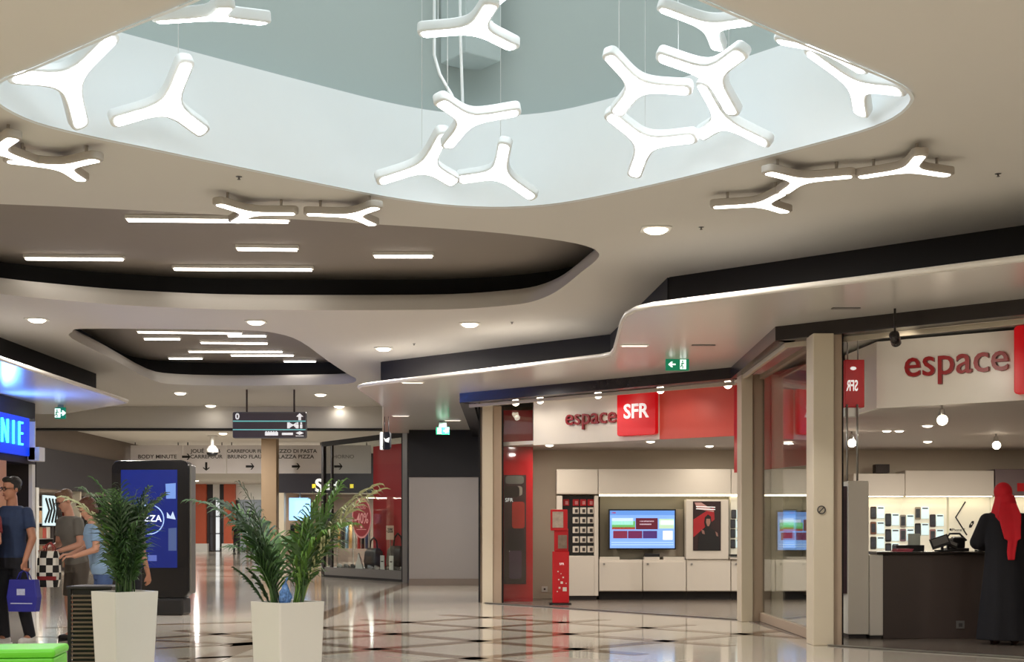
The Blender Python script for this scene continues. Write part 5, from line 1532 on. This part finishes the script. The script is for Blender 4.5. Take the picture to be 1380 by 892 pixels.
def person(label, loc, rz, scale, arms, legs, skin, shirt, trousers, shoes, hair_col, hair='short', glasses=False, yaw=0, pitch=0, lean=0.0, shorts=False, sleeve=.62, belly=1.0, shirt_low=.86):
    """arms: ((elbow, wrist, hand direction, curl) left, right) in body space; legs: ((knee, ankle) left, right); faces -Y"""
    t = thing('person', label, 'person', loc, rz)
    t.scale = (scale,) * 3
    bl = lambda z_: -lean * max(0, z_ - .9)             # forward lean of the trunk
    mb = MB()
    mb.loft([ell((0, 0), rx * .96, ry * .96, z_, dy=dy + bl(z_)) for z_, rx, ry, dy in TORSO])
    hc = Vector((0, -.015 + bl(1.62) - .02 * lean, 1.635))
    seg(mb, (0, .012 + bl(1.42), 1.42), (0, .004 + bl(1.55), 1.55), .058, .053)
    M = head(mb, hc, yaw, pitch)
    sh = [Vector((s_ * .178, bl(1.39), 1.39)) for s_ in (-1, 1)]
    for k, (el, wr, hd, cu) in enumerate(arms):
        seg(mb, sh[k], el, .050, .041)
        seg(mb, el, wr, .041, .028)
        hand(mb, wr, hd, cu, 1 if k == 0 else -1)
    for k, (kn, an) in enumerate(legs):
        s_ = (-1, 1)[k]
        seg(mb, (s_ * .088, 0, .89), kn, .088, .058)
        seg(mb, kn, lerp3(kn, an, .35), .056, .055)
        seg(mb, lerp3(kn, an, .35), an, .055, .036)
        seg(mb, an, (an[0], an[1] - .12, .04), .038, .03)
    remeshed('body', mb, skin, t, .0085, 2)
    face_parts(t, M, hair_col, hair, glasses)
    # shirt
    mb = MB()
    rings = [(z_, rx, ry, dy) for z_, rx, ry, dy in TORSO if z_ >= shirt_low]
    mb.loft([ell((0, 0), rx * 1.07 * (belly if z_ < 1.2 else 1), ry * 1.10 * (belly if z_ < 1.2 else 1), z_ + (.006 if z_ > 1.4 else 0), dy=dy + bl(z_)) for z_, rx, ry, dy in rings])
    for k, (el, wr, hd, cu) in enumerate(arms):
        e = lerp3(sh[k], el, sleeve)
        mb.ball(sh[k], .062, 12, 8)
        mb.tube([sh[k], e], [.062, .062], 14)
    so = remeshed('shirt', mb, shirt, t, .0095, 2)
    # trousers or shorts
    mb = MB()
    mb.loft([ell((0, 0), rx, ry, z_) for z_, rx, ry in ((.80, .165, .118), (.86, .170, .122), (.94, .176, .124), (1.0, .162, .114))])
    for k, (kn, an) in enumerate(legs):
        s_ = (-1, 1)[k]
        hip = (s_ * .088, 0, .87)
        end = lerp3(hip, kn, .9) if shorts else kn
        mb.tube([hip, end], [.098, .080 if shorts else .069], 14)
        mb.ball(hip, .098, 12, 8)
        if not shorts:
            mb.ball(kn, .069, 12, 8)
            mb.tube([kn, (an[0], an[1] + .005, .075)], [.069, .058], 14)
    remeshed('shorts' if shorts else 'trousers', mb, trousers, t, .0095, 2)
    for k, (kn, an) in enumerate(legs):
        mb = MB()
        seg(mb, (an[0], an[1] + .035, .045), (an[0], an[1] - .15, .036), .046, .038)
        seg(mb, (an[0] - .014, an[1] - .09, .034), (an[0] + .014, an[1] - .09, .034), .036, .036)
        mb.tube([(an[0], an[1] + .01, .03), (an[0], an[1] + .005, .105)], [.05, .048], 12)
        s = remeshed('shoe', mb, shoes, t, .009, 2)
        for v in s.data.vertices:
            v.co.z = max(v.co.z, .004)
        MB().prism([(an[0] + q[0], an[1] + q[1]) for q in ((-.04, .08), (-.046, -.06), (-.04, -.16), (0, -.19), (.04, -.16), (.046, -.06), (.04, .08))], 0, .02).build('sole', M_WHITE if shoes.name == 'shoe_white' else M_BLKPL, s)
    return t
M_NAVY = mat('tee_navy', (42, 58, 92), .8, var=.25, scale=14)
M_JEAN = mat('jeans_dark', (30, 30, 38), .8, var=.2, scale=20)
M_SHW = mat('shoe_white', (226, 222, 216), .5)
M_SHB = mat('shoe_black', (26, 24, 24), .5)
# man in navy with the blue bag
pm = on_z(16, 869, 0)
pA = person('man in navy T-shirt and glasses walking with a blue bag', pm, math.radians(-14), 1.0,
            (((-.25, -.02, 1.12), (-.27, -.10, .90), (0, -.2, -1), 1.0), ((.265, -.03, 1.12), (.255, -.15, .89), (0, -.1, -1), 1.3)),
            (((-.10, -.05, .48), (-.10, .02, .085)), ((.10, .03, .48), (.11, .16, .085))),
            SKIN, M_NAVY, M_JEAN, M_SHW, (28, 22, 20), 'short', True, yaw=math.radians(-22), pitch=math.radians(4))
# grey shirt, bare legs, checked bag
pg = on_z(66, 868, 0)
pB = person('person in grey T-shirt and shorts holding a checked bag', pg + Vector((.14, .5, 0)), math.radians(-40), .93,
            (((-.23, -.10, 1.13), (-.13, -.30, 1.07), (.25, -1, -.1), .8), ((.23, -.10, 1.13), (.12, -.30, 1.06), (-.25, -1, -.1), .8)),
            (((-.10, -.04, .48), (-.10, .0, .085)), ((.10, -.04, .48), (.11, .02, .085))),
            SKIN2, mat('tee_grey', (112, 108, 102), .85, var=.1), mat('shorts_brown', (92, 84, 76), .85, var=.1), M_SHB, (112, 84, 62), 'short', True, yaw=math.radians(-10), pitch=math.radians(24), lean=.2, shorts=True)
# light blue shirt
pc = at(140, 700, 14.2)
pC = person('woman in light blue shirt with short brown hair reaching forward', Vector((pc.x, 14.2, 0)), math.radians(-62), .87,
            (((-.24, -.16, 1.17), (-.10, -.36, 1.10), (.1, -1, -.05), .6), ((.24, -.14, 1.16), (.12, -.36, 1.08), (-.1, -1, -.05), .6)),
            (((-.10, -.03, .48), (-.10, .02, .085)), ((.10, -.03, .48), (.11, .02, .085))),
            SKIN2, mat('shirt_lightblue', (142, 172, 208), .8, var=.08), mat('jeans_blue', (70, 92, 140), .85, var=.15), M_SHB, (86, 50, 34), 'bob', False, yaw=0, pitch=math.radians(28), lean=.24, belly=1.18, shirt_low=.8)
# person mostly hidden behind the slim palm
pd = at(174, 700, 14.6)
pD = person('person in black top standing behind the slim upright palm', Vector((pd.x, 14.6, 0)), math.radians(150), .84,
            (((-.24, .0, 1.12), (-.25, -.08, .88), (0, -.1, -1), .5), ((.24, .0, 1.12), (.25, -.08, .88), (0, -.1, -1), .5)),
            (((-.10, -.02, .48), (-.10, .02, .085)), ((.10, -.02, .48), (.10, .02, .085))),
            SKIN, mat('top_black', (26, 24, 28), .8), M_JEAN, M_SHB, (36, 26, 22), 'short')
# companion whose arm enters at the edge
pe = on_z(-24, 872, 0)
pE = person('person in dark red top walking close beside the navy man', pe, math.radians(-20), .95,
            (((-.24, .0, 1.12), (-.25, -.08, .88), (0, -.1, -1), .5), ((.25, -.05, 1.14), (.20, -.26, 1.04), (-.2, -1, .1), .9)),
            (((-.10, -.02, .48), (-.10, .02, .085)), ((.10, -.04, .48), (.10, .03, .085))),
            SKIN, mat('top_darkred', (120, 34, 40), .8), M_JEAN, M_SHB, (40, 28, 24), 'bob')
# distant couple
for i, (px, h, c3, lab) in enumerate(((319, .98, (26, 22, 24), 'distant person in black walking between the orange columns'), (336, .86, (74, 50, 52), 'distant smaller person in brown beside the person in black'))):
    q = at(px, 700, 70)
    person(lab, Vector((q.x, 70, 0)), math.radians(180 if i else 170), h,
           (((-.24, .0, 1.12), (-.25, -.05, .88), (0, -.1, -1), .5), ((.24, .0, 1.12), (.25, -.05, .88), (0, -.1, -1), .5)),
           (((-.10, -.05, .48), (-.10, -.02, .085)), ((.10, .03, .48), (.10, .12, .085))),
           SKIN, mat('far_top_%d' % i, c3, .8), M_JEAN if i == 0 else mat('far_skirt', (120, 84, 74), .8), M_SHB, (34, 24, 22), 'short')
# blue shopping bag in the man's hand
Wm = Matrix.Translation(pm) @ Matrix.Rotation(math.radians(-14), 4, 'Z')
hp = Wm @ Vector((.255, -.165, .785))
t = thing('shopping_bag', 'blue paper shopping bag with white print in the navy man hand', 'bag', (hp.x, hp.y, hp.z - .42), math.radians(-10))
M_BAGB = mat('bag_blue', (42, 44, 150), .5, var=.08)
MB().loft([[(x_, y_, z_) for x_, y_ in rrect(-w_, -d_, w_, d_, .01, 2)] for w_, d_, z_ in ((.15, .05, 0), (.17, .055, .15), (.145, .045, .33))], smooth=False).build('bag', M_BAGB, t)
for s_ in (-.03, .03):
    MB().tube([(-.07, s_, .32), (-.04, s_ * .6, .40), (0, s_ * .3, .425), (.04, s_ * .6, .40), (.07, s_, .32)], .006, 6).build('handle', M_BAGB, t)
MB().box((-.05, -.0585, .17), (.04, -.0535, .235)).build('print', mat('bag_print', (190, 196, 226), .6, var=.3, scale=40), t)
MB().box((-.12, -.057, .08), (.12, -.053, .09)).build('print', MATS['bag_print'], t)
# checked bag
cb = at(66, 768, pg.y - .02)
t = thing('checked_bag', 'black and white checked tote bag with a red stripe', 'bag', (cb.x, cb.y, cb.z - .18), math.radians(-12))
M_CHK = checker_mat('checked_cloth', (232, 228, 218), (26, 24, 24), 13.0)
MB().loft([[(x_, y_, z_) for x_, y_ in rrect(-w_, -d_, w_, d_, .02, 2)] for w_, d_, z_ in ((.10, .045, 0), (.118, .06, .12), (.112, .055, .3), (.098, .03, .38))], smooth=False).build('bag', M_CHK, t)
MB().box((-.10, -.064, .075), (.115, -.052, .115)).build('red_stripe', mat('stripe_red', (140, 40, 42), .8), t)
for s_ in (-.02, .02):
    MB().tube([(-.05, s_, .36), (-.03, s_, .44), (.02, s_ * .5, .47), (.06, s_, .42), (.06, s_, .36)], .008, 6).build('handle', mat('strap_red', (150, 60, 56), .8), t)

# customer in black with the red headscarf, seen from behind
ph = at(1354, 700, 14.45)
M_ABA = mat('abaya_black', (18, 17, 24), .85, var=.2, scale=10)
M_HIJ = mat('scarf_red', (206, 14, 34), .75, var=.12, scale=12)
t = thing('person', 'customer in long black robe and red headscarf at the counter', 'person', (ph.x, 14.45, .006), math.radians(168))
t.scale = (.955,) * 3
mb = MB()
head(mb, Vector((0, -.03, 1.635)), math.radians(-35), 0)
seg(mb, (0, .01, 1.40), (0, -.005, 1.56), .055, .052)
mb.loft([ell((0, 0), rx * .95, ry * .95, z_, dy=dy) for z_, rx, ry, dy in TORSO])
for s_ in (-1, 1):
    el, wr = (s_ * .26, -.10, 1.14), (s_ * .15, -.34, 1.10)
    seg(mb, (s_ * .17, 0, 1.38), el, .05, .04)
    seg(mb, el, wr, .04, .028)
    hand(mb, wr, (0, -1, -.1), .5, s_)
    seg(mb, (s_ * .088, 0, .88), (s_ * .09, 0, .48), .085, .058)
    seg(mb, (s_ * .09, 0, .48), (s_ * .09, .01, .08), .055, .036)
    seg(mb, (s_ * .09, .01, .08), (s_ * .10, -.12, .04), .036, .03)
remeshed('body', mb, SKIN, t, .0085, 2)
Mh = Matrix.Translation((0, -.03, 1.635)) @ Matrix.Rotation(math.radians(-35), 4, 'Z')
for s_ in (-1, 1):
    MB().ball((s_ * .030, -.083, .006), (.014, .007, .008), M=Mh).build('eye', MATS['eye_dark'], t)
g_ = MB()
for s_ in (-1, 1):
    g_.tube([Mh @ Vector((s_ * .033 + .025 * math.cos(2 * PI * k / 14), -.104, .004 + .017 * math.sin(2 * PI * k / 14))) for k in range(15)], .005, 6)
    g_.tube([Mh @ Vector((s_ * .058, -.104, .008)), Mh @ Vector((s_ * .084, .01, .012))], .004, 6)
g_.build('glasses', M_BLKPL, t)
mb = MB()
n = 40
def fold(rx, ry, z_, amp, dy=0.0):
    return [((rx * (1 + amp * math.sin(7 * a_) + amp * .6 * math.sin(11 * a_ + 1))) * math.cos(a_), (ry * (1 + amp * math.sin(7 * a_) + amp * .6 * math.sin(11 * a_ + 1))) * math.sin(a_) + dy, z_) for a_ in [2 * PI * i / n for i in range(n)]]
mb.loft([fold(.30, .235, .05, .035), fold(.275, .215, .3, .03), fold(.245, .19, .6, .02), fold(.215, .165, .88, .012), fold(.205, .155, 1.05, .01), fold(.215, .158, 1.22, .008), fold(.222, .145, 1.35, .004), fold(.195, .12, 1.43, 0), fold(.10, .08, 1.475, 0)])
for s_ in (-1, 1):
    el, wr = Vector((s_ * .275, -.10, 1.12)), Vector((s_ * .165, -.31, 1.09))
    mb.ball((s_ * .185, 0, 1.36), .085, 12, 8)
    mb.tube([(s_ * .185, 0, 1.36), el, wr], [.085, .085, .075], 14)
    mb.ball(el, .084, 12, 8)
remeshed('robe', mb, M_ABA, t, .011, 1)
mb = MB()
Mh2 = Matrix.Translation((0, -.03, 1.635)) @ Matrix.Rotation(math.radians(-35), 4, 'Z')
mb.ball((0, .028, .042), (.098, .108, .108), 18, 12, Mh2)
mb.ball((0, .03, -.05), (.092, .085, .11), 16, 10, Mh2)
mb.loft([fold(.098, .10, 1.64, .02, .0), fold(.118, .115, 1.55, .03, .01), fold(.138, .125, 1.47, .04, .015), fold(.155, .138, 1.40, .05, .02), fold(.13, .135, 1.35, .05, .03)])
# long tail of the scarf down the back
mb.loft([[(cx_ + w_ * sx_, yy + sy_ * .028, z_) for sx_, sy_ in ((-1, -1), (-.3, -.6), (.3, -1), (1, -.6), (1, .8), (.3, 1), (-.3, .7), (-1, 1))] for cx_, w_, yy, z_ in ((-.02, .085, .10, 1.55), (-.03, .12, .15, 1.42), (-.04, .10, .185, 1.28), (-.055, .085, .195, 1.16), (-.055, .05, .20, 1.145), (-.04, .045, .20, 1.02), (-.04, .035, .20, .93))])
remeshed('headscarf', mb, M_HIJ, t, .0095, 1)
for s_ in (-1, 1):
    mb = MB()
    seg(mb, (s_ * .10, .05, .045), (s_ * .11, -.15, .036), .046, .036)
    s = remeshed('shoe', mb, mat('shoe_brown', (70, 48, 40), .6), t, .009, 1)
    for v in s.data.vertices:
        v.co.z = max(v.co.z, .0)
